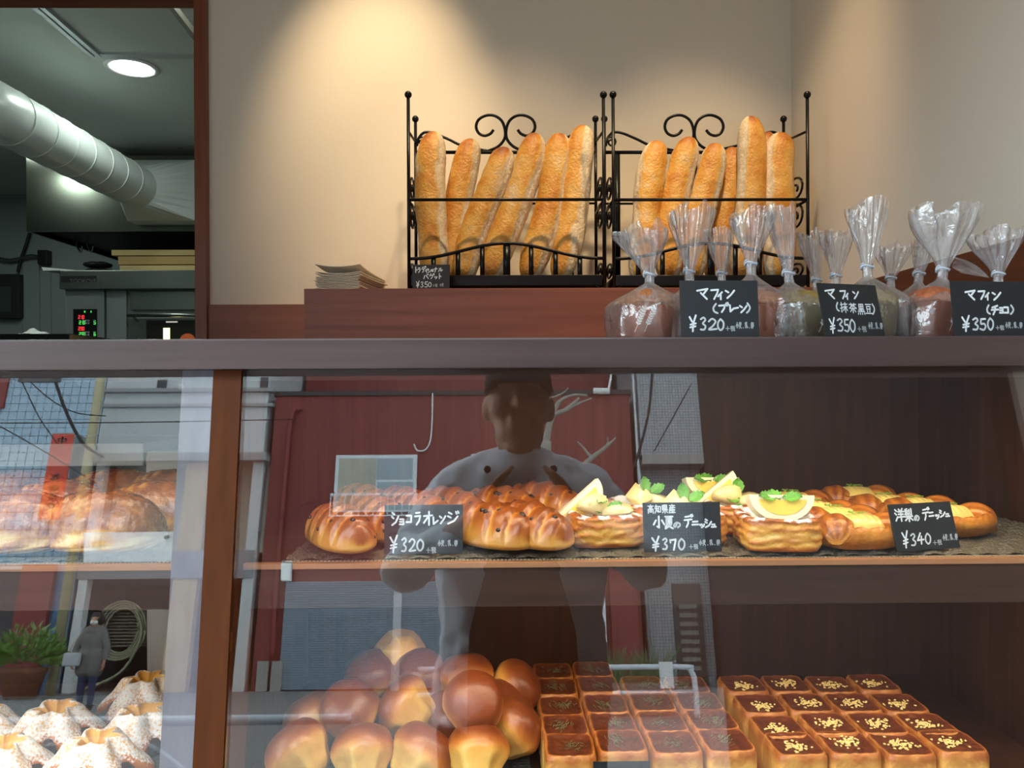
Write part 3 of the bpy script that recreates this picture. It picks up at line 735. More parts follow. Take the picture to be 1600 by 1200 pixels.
# ------------------------------------------------------------------ people
def remeshed(mb, name, m, par, vox, sm=6):
    o = mb.build(name, m, par, True)
    r_ = o.modifiers.new('join', 'REMESH'); r_.mode = 'VOXEL'; r_.voxel_size = vox; r_.use_smooth_shade = True
    s_ = o.modifiers.new('soft', 'SMOOTH'); s_.factor = .5; s_.iterations = sm
    return o
def skel(cx, cy, H, arms, infl=0., what='all', face=1, hand=True):
    """human figure of tapered capsules, facing +y; arms = ((elbow, hand), (elbow, hand)) left(-x), right(+x)"""
    b = MB(); k = H / 1.75; e = infl
    V = lambda x, y, z: (cx + x * k, cy + y * k, z * k)
    if what in ('all', 'torso'):
        for (z0, x0, r0, z1, x1, r1) in ((1.40, .145, .062, 1.28, .11, .095), (1.28, .09, .105, 1.12, .07, .10), (1.12, .07, .10, .94, .085, .108)):
            for s in (-1, 0, 1):
                b.capsule(V(s * x0, 0, z0), V(s * x1, 0, z1), (r0 + e) * k, (r1 + e) * k)
        for s, (el, ha) in zip((-1, 1), arms):
            b.capsule(V(s * .165, -.005, 1.405), el, (.058 + e * .8) * k, (.042 + e * .7) * k)
            hv = Vector(ha) - (Vector(ha) - Vector(el)).normalized() * (.06 if e else 0)
            b.capsule(el, hv, (.041 + e * .7) * k, (.028 + e * .7) * k)
        b.capsule(V(0, -.02, 1.40), V(0, -.015, 1.47), (.075 + e) * k, (.056 + e) * k)
        for s in (-1, 1):
            b.capsule(V(s * .03, -.02, 1.475), V(s * .155, -.01, 1.425), (.045 + e) * k, (.052 + e) * k); b.capsule(V(s * .05, .0, 1.42), V(s * .15, 0, 1.36), (.07 + e) * k, (.07 + e) * k)
    if what in ('all', 'legs'):
        for s in (-1, 1):
            b.capsule(V(s * .09, 0, .92), V(s * .10, .01, .50), (.092 + e) * k, (.058 + e) * k)
            b.capsule(V(s * .10, .01, .50), V(s * .10, -.02, .09), (.056 + e) * k, (.040 + e) * k)
        b.capsule(V(-.06, 0, .95), V(.06, 0, .95), (.11 + e) * k, (.11 + e) * k)
    if what == 'all':
        for s in (-1, 1): b.capsule(V(s * .10, -.04, .05), V(s * .115, .13, .035), .045 * k, .035 * k)
        b.capsule(V(0, -.015, 1.42), V(0, .0, 1.54), .058 * k, .055 * k)
        b.ball(V(0, .01, 1.645), .1 * k, 20, (.78, .95, 1.16))
        b.ball(V(0, .03, 1.560), .074 * k, 16, (.84, .95, 1.0))
        b.ball(V(0, .062, 1.512), .034 * k, 10, (1.2, .9, .9))
        b.capsule(V(0, .098, 1.655), V(0, .120, 1.612), .010 * k, .017 * k)
        for s in (-1, 1):
            b.ball(V(s * .080, -.005, 1.628), .032 * k, 10, (.45, .7, 1.1))
            b.capsule(V(s * .015, .100, 1.672), V(s * .05, .092, 1.672), .012 * k, .011 * k)
            b.ball(V(s * .042, .075, 1.61), .03 * k, 10)
            b.ball(V(s * .014, .110, 1.608), .010 * k, 8)
        b.capsule(V(-.020, .100, 1.577), V(.020, .100, 1.577), .009 * k, .009 * k)
        b.capsule(V(-.016, .098, 1.565), V(.016, .098, 1.565), .010 * k, .010 * k)
    return b
def fingers(b, palm, up, side, out, k=1., thumb=1):
    """hand: palm box plus four bent fingers and a thumb; up = finger direction, side = across the palm, out = curl direction"""
    palm, up, side, out = Vector(palm), Vector(up).normalized(), Vector(side).normalized(), Vector(out).normalized()
    for s in (-.03, -.01, .01, .03):
        b.capsule(palm - up * .04 + side * s * .8, palm + up * .035 + side * s, .014 * k, .012 * k)
    for s, l in zip((-.033, -.011, .011, .033), (.85, 1.0, .95, .75)):
        a0 = palm + up * .04 + side * s
        a1 = a0 + (up * .9 + out * .35).normalized() * .04 * l
        a2 = a1 + (up * .5 + out * .85).normalized() * .028 * l
        a3 = a2 + (up * .1 + out).normalized() * .02 * l
        b.capsule(a0, a1, .0095 * k, .009 * k, 8); b.capsule(a1, a2, .009 * k, .0082 * k, 8); b.capsule(a2, a3, .0082 * k, .007 * k, 8)
    t0 = palm - up * .02 + side * .035 * thumb
    t1 = t0 + (side * thumb * .8 + up * .5 + out * .3).normalized() * .035
    b.capsule(palm - up * .03, t0, .015 * k, .012 * k, 8); b.capsule(t0, t1, .011 * k, .010 * k, 8); b.capsule(t1, t1 + (up + out * .3).normalized() * .03, .010 * k, .008 * k, 8)
M_skin = plain('skin', rgb(196, 142, 112), .5)
M_jacket = plain('chef_cotton', rgb(236, 240, 247), .85, bump=.25, bscale=26)
M_apron = plain('apron_cloth', rgb(100, 86, 80), .85, bump=.2, bscale=30)
M_cap = plain('cap_cloth', rgb(20, 20, 22), .8)
cx, cy = .045, -.30
ph = empty('person', (cx, cy, 0)); tag(ph, 'person in pale chef jacket and black cap photographing the shop window', 'person')
ph.location = (0, 0, 0)
arms = (((-.215, -.17, 1.245), (-.062, -.045, 1.325)), ((.325, -.17, 1.245), (.175, -.045, 1.325)))
b = skel(cx, cy, 1.78, arms)
fingers(b, (-.052, -.032, 1.34), (.45, .2, .85), (0, -1, .1), (.6, -.1, .5), thumb=1)
fingers(b, (.168, -.032, 1.34), (-.45, .2, .85), (0, -1, .1), (-.6, -.1, .5), thumb=1)
remeshed(b, 'body', M_skin, ph, .0055, 2)
jk = skel(cx, cy, 1.78, arms, .017, 'torso')
kk = 1.78 / 1.75
jo = remeshed(jk, 'jacket', M_jacket, ph, .008, 4)
txf = bpy.data.textures.new('cloth_folds', 'CLOUDS'); txf.noise_scale = .075; txf.noise_depth = 2
dm = jo.modifiers.new('folds', 'DISPLACE'); dm.texture = txf; dm.strength = .030; dm.mid_level = .5
remeshed(skel(cx, cy, 1.78, arms, .015, 'legs'), 'trousers', plain('dark_trousers', rgb(40, 42, 50), .9), ph, .01, 4)
b = MB()    # collar, buttons
b.lathe([(.100, 1.455), (.090, 1.49), (.087, 1.525), (.082, 1.527), (.083, 1.49)], 28, (cx, cy - .004, .0), Matrix.Diagonal((1.02, 1.0, 1.004)))
b.build('collar', M_jacket, ph, True)
for z in (1.47, 1.36, 1.24):
    for s in (-1, 1):
        MB().lathe([(.009, 0), (.009, .004), (.005, .006)], 10, (cx + s * .078, cy + .128 + (1.47 - z) * .09, z), Matrix.Rotation(-PI / 2, 3, 'X')).build('button', M_cap, ph)
ap = MB(); nx_, nz_ = 14, 16
def apf(u, w, o):
    z = 1.40 - .95 * w; hw = .075 + .045 * sstep(.12, .35, w); x = (u * 2 - 1) * hw
    ry = .160 + .015 * w
    return (cx + x, cy + ry * math.sqrt(max(1 - (x / .27) ** 2, 0)) + .004 * ns(x * 20, z * 14) + o, z)
for o in (0, -.006):
    vs = [apf(i / nx_, k / nz_, o) for k in range(nz_ + 1) for i in range(nx_ + 1)]
    ap.add(vs, [(k * (nx_ + 1) + i, k * (nx_ + 1) + i + 1, (k + 1) * (nx_ + 1) + i + 1, (k + 1) * (nx_ + 1) + i) for k in range(nz_) for i in range(nx_)])
ap.build('apron', M_apron, ph, True)
hz = 1.645 * kk; hp = Vector((cx, cy + .01, hz))
b = MB()
b.lathe([(.091, .018), (.094, .05), (.088, .085), (.070, .112), (.040, .13), (.006, .136)], 28, hp, Matrix.Diagonal((.93, 1.14, 1)))
b.build('cap', M_cap, ph, True)
b = MB(); n = 16
for o in (0, -.004):
    vs = []
    for i in range(n + 1):
        a = PI * (.08 + .84 * i / n); c, s = math.cos(a), math.sin(a)
        vs.append(hp + Vector((.087 * c, .104 * s, .022 + o))); vs.append(hp + Vector((.092 * c, .104 * s + .075 * s, .030 - .022 * (1 - s) - .012 * s + o)))
    b.add(vs, [(2 * i, 2 * i + 1, 2 * i + 3, 2 * i + 2) for i in range(n)])
b.build('cap_brim', M_cap, ph, True)
b = MB()
for s in (-1, 1): b.capsule((cx + s * .102, cy - .04, .045), (cx + s * .117, cy + .15, .04), .055, .045)
for i, s in enumerate((-1, 1)): MB().capsule((cx + s * .102, cy - .05, .056), (cx + s * .12, cy + .14, .05), .056, .05).build('shoe', M_cap, ph, True)
# the phone that takes the picture
pn = empty('phone', (.055, -.008, HC - .03)); tag(pn, 'black phone held by the person in chef jacket', 'phone')
bpy.context.view_layer.update()
part(MB().box((-.022, -.0125, HC - .066), (.132, -.0045, HC + .010), .0035), 'phone_body', plain('phone_black', rgb(14, 14, 16), .2, coat=.5), par=pn)
part(MB().lathe([(.009, 0), (.009, .001), (.0065, .001)], 16, (0.0, -.0045, HC), Matrix.Rotation(-PI / 2, 3, 'X')), 'lens_ring', M_alu, par=pn)
# woman across the street
wp = rZ(130, 1109, 0)
wm = empty('person'); tag(wm, 'person in grey coat with white face mask standing across the street', 'person')
HW = 1.60; k = HW / 1.75
A2 = (((wp.x - .27, wp.y + .02, 1.02), (wp.x - .24, wp.y + .14, .80)), ((wp.x + .27, wp.y + .0, 1.02), (wp.x + .27, wp.y + .06, .78)))
b = skel(wp.x, wp.y, HW, A2)
for s, h in ((-1, A2[0][1]), (1, A2[1][1])): fingers(b, Vector(h) + Vector((0, 0, -.05)), (0, .1, -1), (0, 1, 0), (-s, .2, 0))
remeshed(b, 'body', M_skin, wm, .011, 2)
ct = skel(wp.x, wp.y, HW, A2, .03, 'torso'); ct.capsule((wp.x - .08, wp.y, .9), (wp.x - .09, wp.y, .66), .15, .15); ct.capsule((wp.x + .08, wp.y, .9), (wp.x + .09, wp.y, .66), .15, .15)
remeshed(ct, 'coat', plain('coat_grey', rgb(112, 108, 106), .9, bump=.2, bscale=14), wm, .014, 4)
remeshed(skel(wp.x, wp.y, HW, A2, .016, 'legs'), 'jeans', plain('jeans', rgb(44, 58, 92), .9), wm, .014, 3)
hb = MB().ball((wp.x, wp.y - .02, 1.66 * k), .115, 18, (.92, 1.0, 1.02)); hb.ball((wp.x - .05, wp.y - .05, 1.63 * k), .09, 12); hb.ball((wp.x + .05, wp.y - .05, 1.63 * k), .09, 12)
remeshed(hb, 'hair', plain('hair_dark', rgb(38, 30, 28), .7), wm, .012, 2)
MB().ball((wp.x, wp.y + .075, 1.585 * k), .062, 16, (1.05, .75, .8)).build('face_mask', M_white, wm, True)
for s in (-1, 1): MB().capsule((wp.x + s * .09, wp.y - .04, .045), (wp.x + s * .105, wp.y + .13, .042), .05, .042).build('shoe', M_blk, wm, True)
bg_ = empty('shoulder_bag', (wp.x - .2, wp.y + .22, .72)); tag(bg_, 'pale grey bag hanging on the person in grey coat', 'bag')
MB().box((-.15, -.03, 0), (.13, .06, .22), .03).build('bag_body', plain('bag_grey', rgb(176, 180, 184), .7), bg_, True)
MB().tube(smoothcurve([(-.1, 0, .2), (.05, .0, .5), (.28, -.15, .82)], 6), .008, 6).build('strap', plain('strap_grey', rgb(160, 150, 120), .7), bg_, True)
# ================================================================== kitchen things
YH = 4.0
M_hood = plain('hood_steel', rgb(118, 124, 112), .2, 1., bump=.0)
M_hoodD = plain('hood_inside', rgb(40, 42, 38), .6)
hd = empty('extractor_hood', (0, 0, 0)); tag(hd, 'wide stainless steel extractor hood above the oven', 'hood')
p, q = atY(41, 243, YH), atY(420, 361, YH)
MB().box((p.x, YH, q.z), (q.x, YH + .012, p.z)).build('front_sheet', M_hood, hd)
MB().box((p.x, YH + .012, q.z), (p.x + .012, YKB, p.z)).build('end_sheet', M_hood, hd)
MB().box((p.x + .012, YH + .2, q.z + .03), (q.x, YKB, q.z + .05)).build('filter_plate', M_hoodD, hd)
MB().box((p.x + .012, YH + .012, p.z - .02), (q.x, YKB, p.z)).build('top_sheet', M_hood, hd)
for xx in (120, 137):
    h = atY(xx, 388, YH + .3); MB().tube(smoothcurve([h + Vector((0, 0, .09)), h + Vector((0, 0, .02)), h + Vector((.02, 0, -.02)), h + Vector((.03, 0, .02))], 4), .006, 6).build('hook', M_steel, hd, True)
# duct
M_duct = plain('duct_zinc', rgb(214, 222, 216), .32, .15, bump=.03, bscale=30)
dc = empty('exhaust_duct', (0, 0, 0)); tag(dc, 'large white round exhaust duct running to the hood', 'duct')
ax, az, rd = -1.71, HC + .935, .098
pts = [(ax, 3.73, az), (ax, 3.3, az), (ax, 2.95, az), (ax, 2.74, az)] + [(ax - .24 + .24 * math.cos(R(q)), 2.70 - .24 * math.sin(R(q)), az) for q in range(10, 91, 10)] + [(ax - .4, 2.46, az), (ax - 1.2, 2.46, az)]
MB().tube(smoothcurve(pts, 5), rd, 28, False).build('pipe', M_duct, dc, True)
for y in (3.58, 3.44, 3.31, 3.17, 3.04, 2.90, 2.76):
    MB().tube([(ax, y - .004, az), (ax, y + .004, az)], rd + .0025, 28).build('seam_ring', M_duct, dc, True)
a, c = atY(199, 250, 3.90), atY(306, 345, 3.90)
b = MB(); n = 28; vs = []
for i in range(n):
    t = 2 * PI * i / n + PI / 4
    vs.append((ax + rd * math.cos(t), 3.72, az + rd * math.sin(t)))
for i in range(n):
    t = 2 * PI * i / n + PI / 4; cxx, szz = math.cos(t), math.sin(t); s = max(abs(cxx), abs(szz))
    vs.append(((a.x + c.x) / 2 + (c.x - a.x) / 2 * cxx / s, 3.90, (a.z + c.z) / 2 + (a.z - c.z) / 2 * szz / s))
b.add(vs, [(i, (i + 1) % n, n + (i + 1) % n, n + i) for i in range(n)])
b.build('transition_piece', M_duct, dc)
MB().box((a.x, 3.90, c.z), (c.x, YH - .001, a.z)).build('flange_box', M_duct, dc)
MB().box((c.x, 3.90, c.z + .005), (c.x + .018, YH - .001, a.z - .005)).build('flange_rim', M_duct, dc)
# seen downlights, further unseen ones added as fill light, and ceiling tracks
for px, py, lab in ((206, 105, 'round ceiling downlight next to the ceiling track'), (14, 221, 'round ceiling downlight half hidden by the duct'), (-160, 150, 'unseen fill downlight added beyond the left edge of the opening'), (230, -130, 'unseen fill downlight added right behind the kitchen opening'), (-300, -60, 'unseen fill downlight added in the near left kitchen corner'), (560, 90, 'unseen fill downlight added behind the shop wall')):
    c = atZ(px, py, ZKC); t = empty('downlight', c); tag(t, lab, 'light', 'kitchen downlights')
    MB().lathe([(.098, -.001), (.096, -.006), (.078, -.006), (.074, -.001)], 28).build('rim', plain('white_enamel', rgb(235, 235, 235), .4), t, True)
    MB().lathe([(.073, -.004), (.073, -.002)], 28).build('lens', emis('kitchen_lens', (.88, 1.0, .94, 1), 72), t)
tk = empty('ceiling_track', (0, 0, 0)); tag(tk, 'aluminium track with corner on the kitchen ceiling', 'track')
a, c, d = atZ(52, 0, ZKC), atZ(150, 85, ZKC), atZ(330, 87, ZKC)
for o in (-.012, .012):
    MB().hexa([(a.x + o - .008, a.y, ZKC - .012), (a.x + o + .008, a.y, ZKC - .012), (c.x + o + .008, c.y, ZKC - .012), (c.x + o - .008, c.y, ZKC - .012),
               (a.x + o - .008, a.y, ZKC), (a.x + o + .008, a.y, ZKC), (c.x + o + .008, c.y, ZKC), (c.x + o - .008, c.y, ZKC)]).build('rail', M_alu, tk)
MB().box((c.x, c.y - .02, ZKC - .008), (d.x, c.y + .02, ZKC)).build('cross_strip', M_alu, tk)
# steel bracket at the head of the opening
a, c = atY(268, 8, YW + .14), atY(310, 60, YW + .14)
b = MB().hexa([(a.x - .012, YW + .13, a.z), (a.x + .012, YW + .13, a.z), (a.x + .012, YW + .15, a.z), (a.x - .012, YW + .15, a.z)][::1] +
              [(a.x - .012, YW + .13, a.z + .06), (a.x + .012, YW + .13, a.z + .06), (a.x + .012, YW + .15, a.z + .06), (a.x - .012, YW + .15, a.z + .06)])
b = MB().tube([a + Vector((-.03, 0, .04)), c + Vector((.02, 0, -.03))], .011, 4)
tag(b.build('stay_bracket', plain('bracket_steel', rgb(120, 120, 110), .4, .8)), 'diagonal steel stay in the top corner of the kitchen opening', 'bracket')
# ------------------------------------------------------------------ oven
YO = 4.05
ov = empty('deck_oven', (0, 0, 0)); tag(ov, 'stainless steel deck oven with lit window and control panel', 'oven')
def ob(px0, py0, px1, py1, name, m, y0=0., y1=-.02, par=None, bev=.0, Y=YO):
    p, q = atY(px0, py0, Y), atY(px1, py1, Y)
    return MB().box((p.x, Y + y0, q.z), (q.x, Y + y1, p.z), bev).build(name, m, par or ov)
xo0 = atY(103, 440, YO).x; zo = atY(103, 425, YO).z
M_ovs = plain('oven_steel', rgb(140, 146, 138), .30, 1.)
M_ovp = plain('oven_panel', rgb(128, 136, 134), .45, .4)
MB().box((xo0 + .02, YO, 0), (-1.0, YKB - .05, zo - .01)).build('body', M_ovp, ov)
ob(103, 425, 420, 453, 'top_fascia', M_ovs, .0, -.06, bev=.004)
plq = ob(106, 434, 160, 443, 'name_plate', plain('plate_black', rgb(16, 16, 16), .4), -.06, -.064)
ob(107, 454, 168, 640, 'control_column', M_ovp, 0, -.03, bev=.003)
ob(169, 454, 201, 640, 'side_column', M_ovp, 0, -.02, bev=.003)
ob(206, 456, 420, 484, 'upper_panel', M_ovs, 0, -.02, bev=.002)
h0, h1 = atY(199, 492.5, YO - .06), atY(420, 492.5, YO - .06)
hn = MB().tube([h0, h1], .010, 12).build('handle', M_steel, ov, True)
MB().tube([h0 + Vector((.02, 0, 0)), h0 + Vector((.03, .06, -.03))], .007, 8).build('handle_arm', M_steel, hn)
dr = ob(203, 498, 420, 700, 'door', M_ovs, 0, -.012)
ob(231, 501, 420, 700, 'window_frame', plain('oven_black', rgb(14, 14, 14), .4), -.012, -.018, dr)
# window: dark glass recess with a lamp; lit loaf and glint painted as glow
wv = ob(236, 506, 420, 700, 'window_glass', plain('oven_dark_glass', rgb(34, 30, 24), .25), -.018, -.020, dr)
ob(258, 513, 268, 545, 'oven_lamp', emis('oven_lamp', (1, .72, .25, 1), 5.5), -.020, -.0215, wv)
lf = atY(293, 532, YO - .021)
MB().ball(lf, .036, 16, (1.1, .08, 1.0)).build('loaf_glow', emis('oven_glow', (1, .25, .08, 1), .25), wv, True)  # flat emissive disc, paints the lamplight on a loaf
ob(262, 502.5, 280, 504.5, 'glass_glint', emis('oven_strip', (1, .95, .85, 1), .5), -.020, -.0212, wv)  # highlight on the glass painted as an emissive strip
cp = ob(120, 484, 157, 640, 'control_panel', plain('panel_black', rgb(10, 11, 12), .3), -.03, -.034)
def seg(txt, px, py, w, h, m, par):
    SEG = {'2': 'abged', '1': 'bc', '0': 'abcdef', '3': 'abgcd', '5': 'afgcd', '6': 'afgcde'}
    b = MB(); Y = YO - .0345
    for i, ch in enumerate(txt):
        x0 = px + i * w * 1.35; x1 = x0 + w; ym = py + h / 2
        E = {'a': (x0, py, x1, py), 'b': (x1, py, x1, ym), 'c': (x1, ym, x1, py + h), 'd': (x0, py + h, x1, py + h), 'e': (x0, ym, x0, py + h), 'f': (x0, py, x0, ym), 'g': (x0, ym, x1, ym)}
        for s_ in SEG[ch]:
            e = E[s_]; t = .5; p, q = atY(e[0] - t, e[1] - t, Y), atY(e[2] + t, e[3] + t, Y)
            b.box((p.x, Y - .001, q.z), (q.x, Y, p.z))
    return b.build('digits', m, par)
M_rd, M_gn = emis('digit_red', (1, .05, .06, 1), 1.1), emis('digit_green', (.12, 1, .15, 1), .8)
seg('210', 122.8, 493, 2.3, 5, M_rd, cp); seg('210', 124, 501.5, 2.3, 5, M_gn, cp); seg('230', 122.8, 511, 2.3, 5, M_rd, cp); seg('230', 124, 519.5, 2.3, 5, M_gn, cp)
seg('5', 147, 501.5, 2.2, 5, M_gn, cp); seg('6', 147, 519.5, 2.2, 5, M_gn, cp)
M_btn = plain('button_grey', rgb(150, 150, 150), .5)
for yy in (500.5, 504.5, 518.5, 522.5):
    for xx in (134.5, 138.5, 142.5, 151.5): ob(xx, yy, xx + 2.8, yy + 2.6, 'panel_button', M_btn, -.034, -.0355, cp)
ob(137, 486.5, 139, 489.5, 'indicator', M_gn, -.034, -.0355, cp); ob(147, 486.5, 148.5, 489.5, 'indicator', M_gn, -.034, -.0355, cp)
# name plate lettering
tcu = bpy.data.curves.new('plate_text', 'FONT'); tcu.body = 'TOOKOVEN'; tcu.size = 1
to = bpy.data.objects.new('plate_text_src', tcu); COL.objects.link(to); bpy.context.view_layer.update()
tme = bpy.data.meshes.new_from_object(to.evaluated_get(bpy.context.evaluated_depsgraph_get()))
bpy.data.objects.remove(to)
xs = [v.co.x for v in tme.vertices]; ys = [v.co.y for v in tme.vertices]
p, q = atY(109, 436, YO - .065), atY(157, 442, YO - .065)
for v in tme.vertices:
    v.co = Vector((p.x + (v.co.x - min(xs)) / (max(xs) - min(xs)) * (q.x - p.x), YO - .0645, q.z + (v.co.y - min(ys)) / (max(ys) - min(ys)) * (p.z - q.z)))
o = link('plate_lettering', tme, plain('plate_silver', rgb(110, 108, 102), .4), plq); o['kind'] = 'stuff'
# ------------------------------------------------------------------ things on and around the oven
M_board = [wood('board_%d' % i, c1, c2, 'x', .3, .6) for i, (c1, c2) in enumerate(((rgb(190, 160, 100), rgb(215, 190, 130)), (rgb(170, 135, 80), rgb(200, 168, 105)), (rgb(200, 172, 112), rgb(225, 200, 140))))]
# boards lie on the oven top, the lowest on the steel
zb = zo
for i, (px0, py0, py1, m, lab) in enumerate(((187, 414.5, 424.5, 2, 'pale wooden baking board at the bottom of the stack on the oven'), (184.5, 401.5, 413.5, 1, 'thick wooden baking board in the middle of the stack on the oven'), (174, 391, 399, 0, 'wooden baking board on top of the stack on the oven'))):
    h = (py1 - py0) / F * YO + .003
    x0 = atY(px0, py0, YO + .02).x
    tag(MB().box((x0, YO + .02, zb + .0005), (-1.05, YO + .5, zb + h), .003).build('baking_board', M_board[m]), lab, 'board', 'boards stacked on the oven'); zb += h + .004
M_mitt = plain('mitt_black', rgb(22, 22, 24), .8, bump=.3, bscale=60)
for i, (px, py, s, lab) in enumerate(((157, 420, 1.0, 'black oven mitt lying flat beside the boards'), (153, 408, .92, 'black oven mitt on top of the other mitt'))):
    c = atY(px, py, YO + .12); c.z = zo + .018 + i * .036
    b = MB().blob(14, 20, lambda u, a_, c=c, s=s: (c.x + s * .072 * -math.cos(PI * u) + .0, c.y + .06 * math.sin(PI * u) ** .6 * math.cos(a_), c.z + .0165 * math.sin(PI * u) ** .6 * math.sin(a_) + .004 * ns(u * 5 + i, a_), 0, 0))
    mt_ = empty('oven_mitt', (0, 0, 0)); tag(mt_, lab, 'mitt'); b.build('mitt_body', M_mitt, mt_, True)
    MB().tube([(c.x + s * .062 * math.cos(t), c.y + .055 * math.sin(t), c.z) for t in [2 * PI * k / 20 for k in range(21)]], .006, 6).build('piping', plain('mitt_piping', rgb(60, 62, 62), .7), mt_, True)
c = atY(105, 421, YO + .06)
b = MB().hexa([(c.x - .06, YO - .05, zo + .0005), (c.x + .09, YO - .05, zo + .0005), (c.x + .12, YO + .2, zo + .0005), (c.x - .02, YO + .2, zo + .0005), (c.x - .07, YO - .05, zo + .018), (c.x + .09, YO - .05, zo + .004), (c.x + .12, YO + .2, zo + .004), (c.x - .02, YO + .2, zo + .018)])
tag(b.build('paper_pad', plain('paper_grey', rgb(200, 204, 200), .8)), 'pale paper pad lying on the oven corner', 'paper')
# dark work counter, cloth, dark notice board and conduit at the left
zc_ = atY(50, 521.5, 3.6).z
tag(MB().box((-3.2, 3.6, 0), (atY(108, 525, 3.6).x, 3.98, zc_), .003).build('kitchen_counter', plain('counter_black', rgb(12, 14, 14), .35)), 'black kitchen counter left of the oven', 'counter')
rnd = random.Random(2)
c = atY(47, 519, 3.66)
vs = []; nn = 26
for j in range(nn):
    for i in range(nn):
        u, w = i / (nn - 1) * 2 - 1, j / (nn - 1) * 2 - 1
        h = max(.0, .032 * math.exp(-((u + .35) ** 2 * 5 + w * w * 2)) + .014 * math.exp(-((u - .5) ** 2 * 9 + w * w * 2)) + .006 * abs(ns(u * 5, w * 5)))
        vs.append((c.x + u * .062, c.y + .06 + w * .055, zc_ + .001 + h))
tag(MB().add(vs, [(j * nn + i, j * nn + i + 1, (j + 1) * nn + i + 1, (j + 1) * nn + i) for j in range(nn - 1) for i in range(nn - 1)]).build('cloth', plain('cloth_white', rgb(205, 210, 205), .9), None, True), 'crumpled white cloth on the black kitchen counter', 'cloth')
p, q = atY(-10, 428, YKB - .05), atY(30, 497, YKB - .05)
nb = empty('notice_board', (0, 0, 0)); tag(nb, 'dark grey board hanging at the left kitchen wall', 'board')
MB().box((p.x - .3, YKB - .05, q.z), (q.x, YKB, p.z), .006).build('board_face', plain('board_dark', rgb(38, 44, 46), .5), nb)
MB().box((p.x - .3, YKB - .052, q.z + .04), (q.x - .05, YKB - .05, p.z - .08)).build('notice_sheet', plain('sheet_dark', rgb(60, 68, 68), .7), nb)
cd = [atY(x, y, YKB - .03) for x, y in ((-10, 402), (15, 407), (35, 403), (50, 400), (70, 404))]
cdo = empty('wall_conduit', (0, 0, 0)); tag(cdo, 'grey cable with junction box on the kitchen wall', 'cable')
MB().tube(smoothcurve(cd), .012, 8).build('cable', M_steel, cdo, True)
e = cd[-1]; MB().box((e.x - .03, YKB - .06, e.z - .04), (e.x + .03, YKB, e.z + .05), .006).build('junction_box', M_blk, cdo)
cd = [atY(x, y, YKB - .03) for x, y in ((47, 362), (40, 385), (33, 405), (28, 425))]
tag(MB().tube(smoothcurve(cd), .010, 8).build('hanging_cord', M_blk, None, True), 'black cord hanging down the kitchen wall from the hood', 'cord')
for px in (33, 60, 78): 
    p = atY(px, 450, YKB - .004); struct(MB().box((p.x - .008, YKB - .008, 1.0), (p.x + .008, YKB, 2.2)).build('trim_wall_panel', plain('panel_joint', rgb(140, 152, 150), .5)), 'thin joint strip on the kitchen wall')
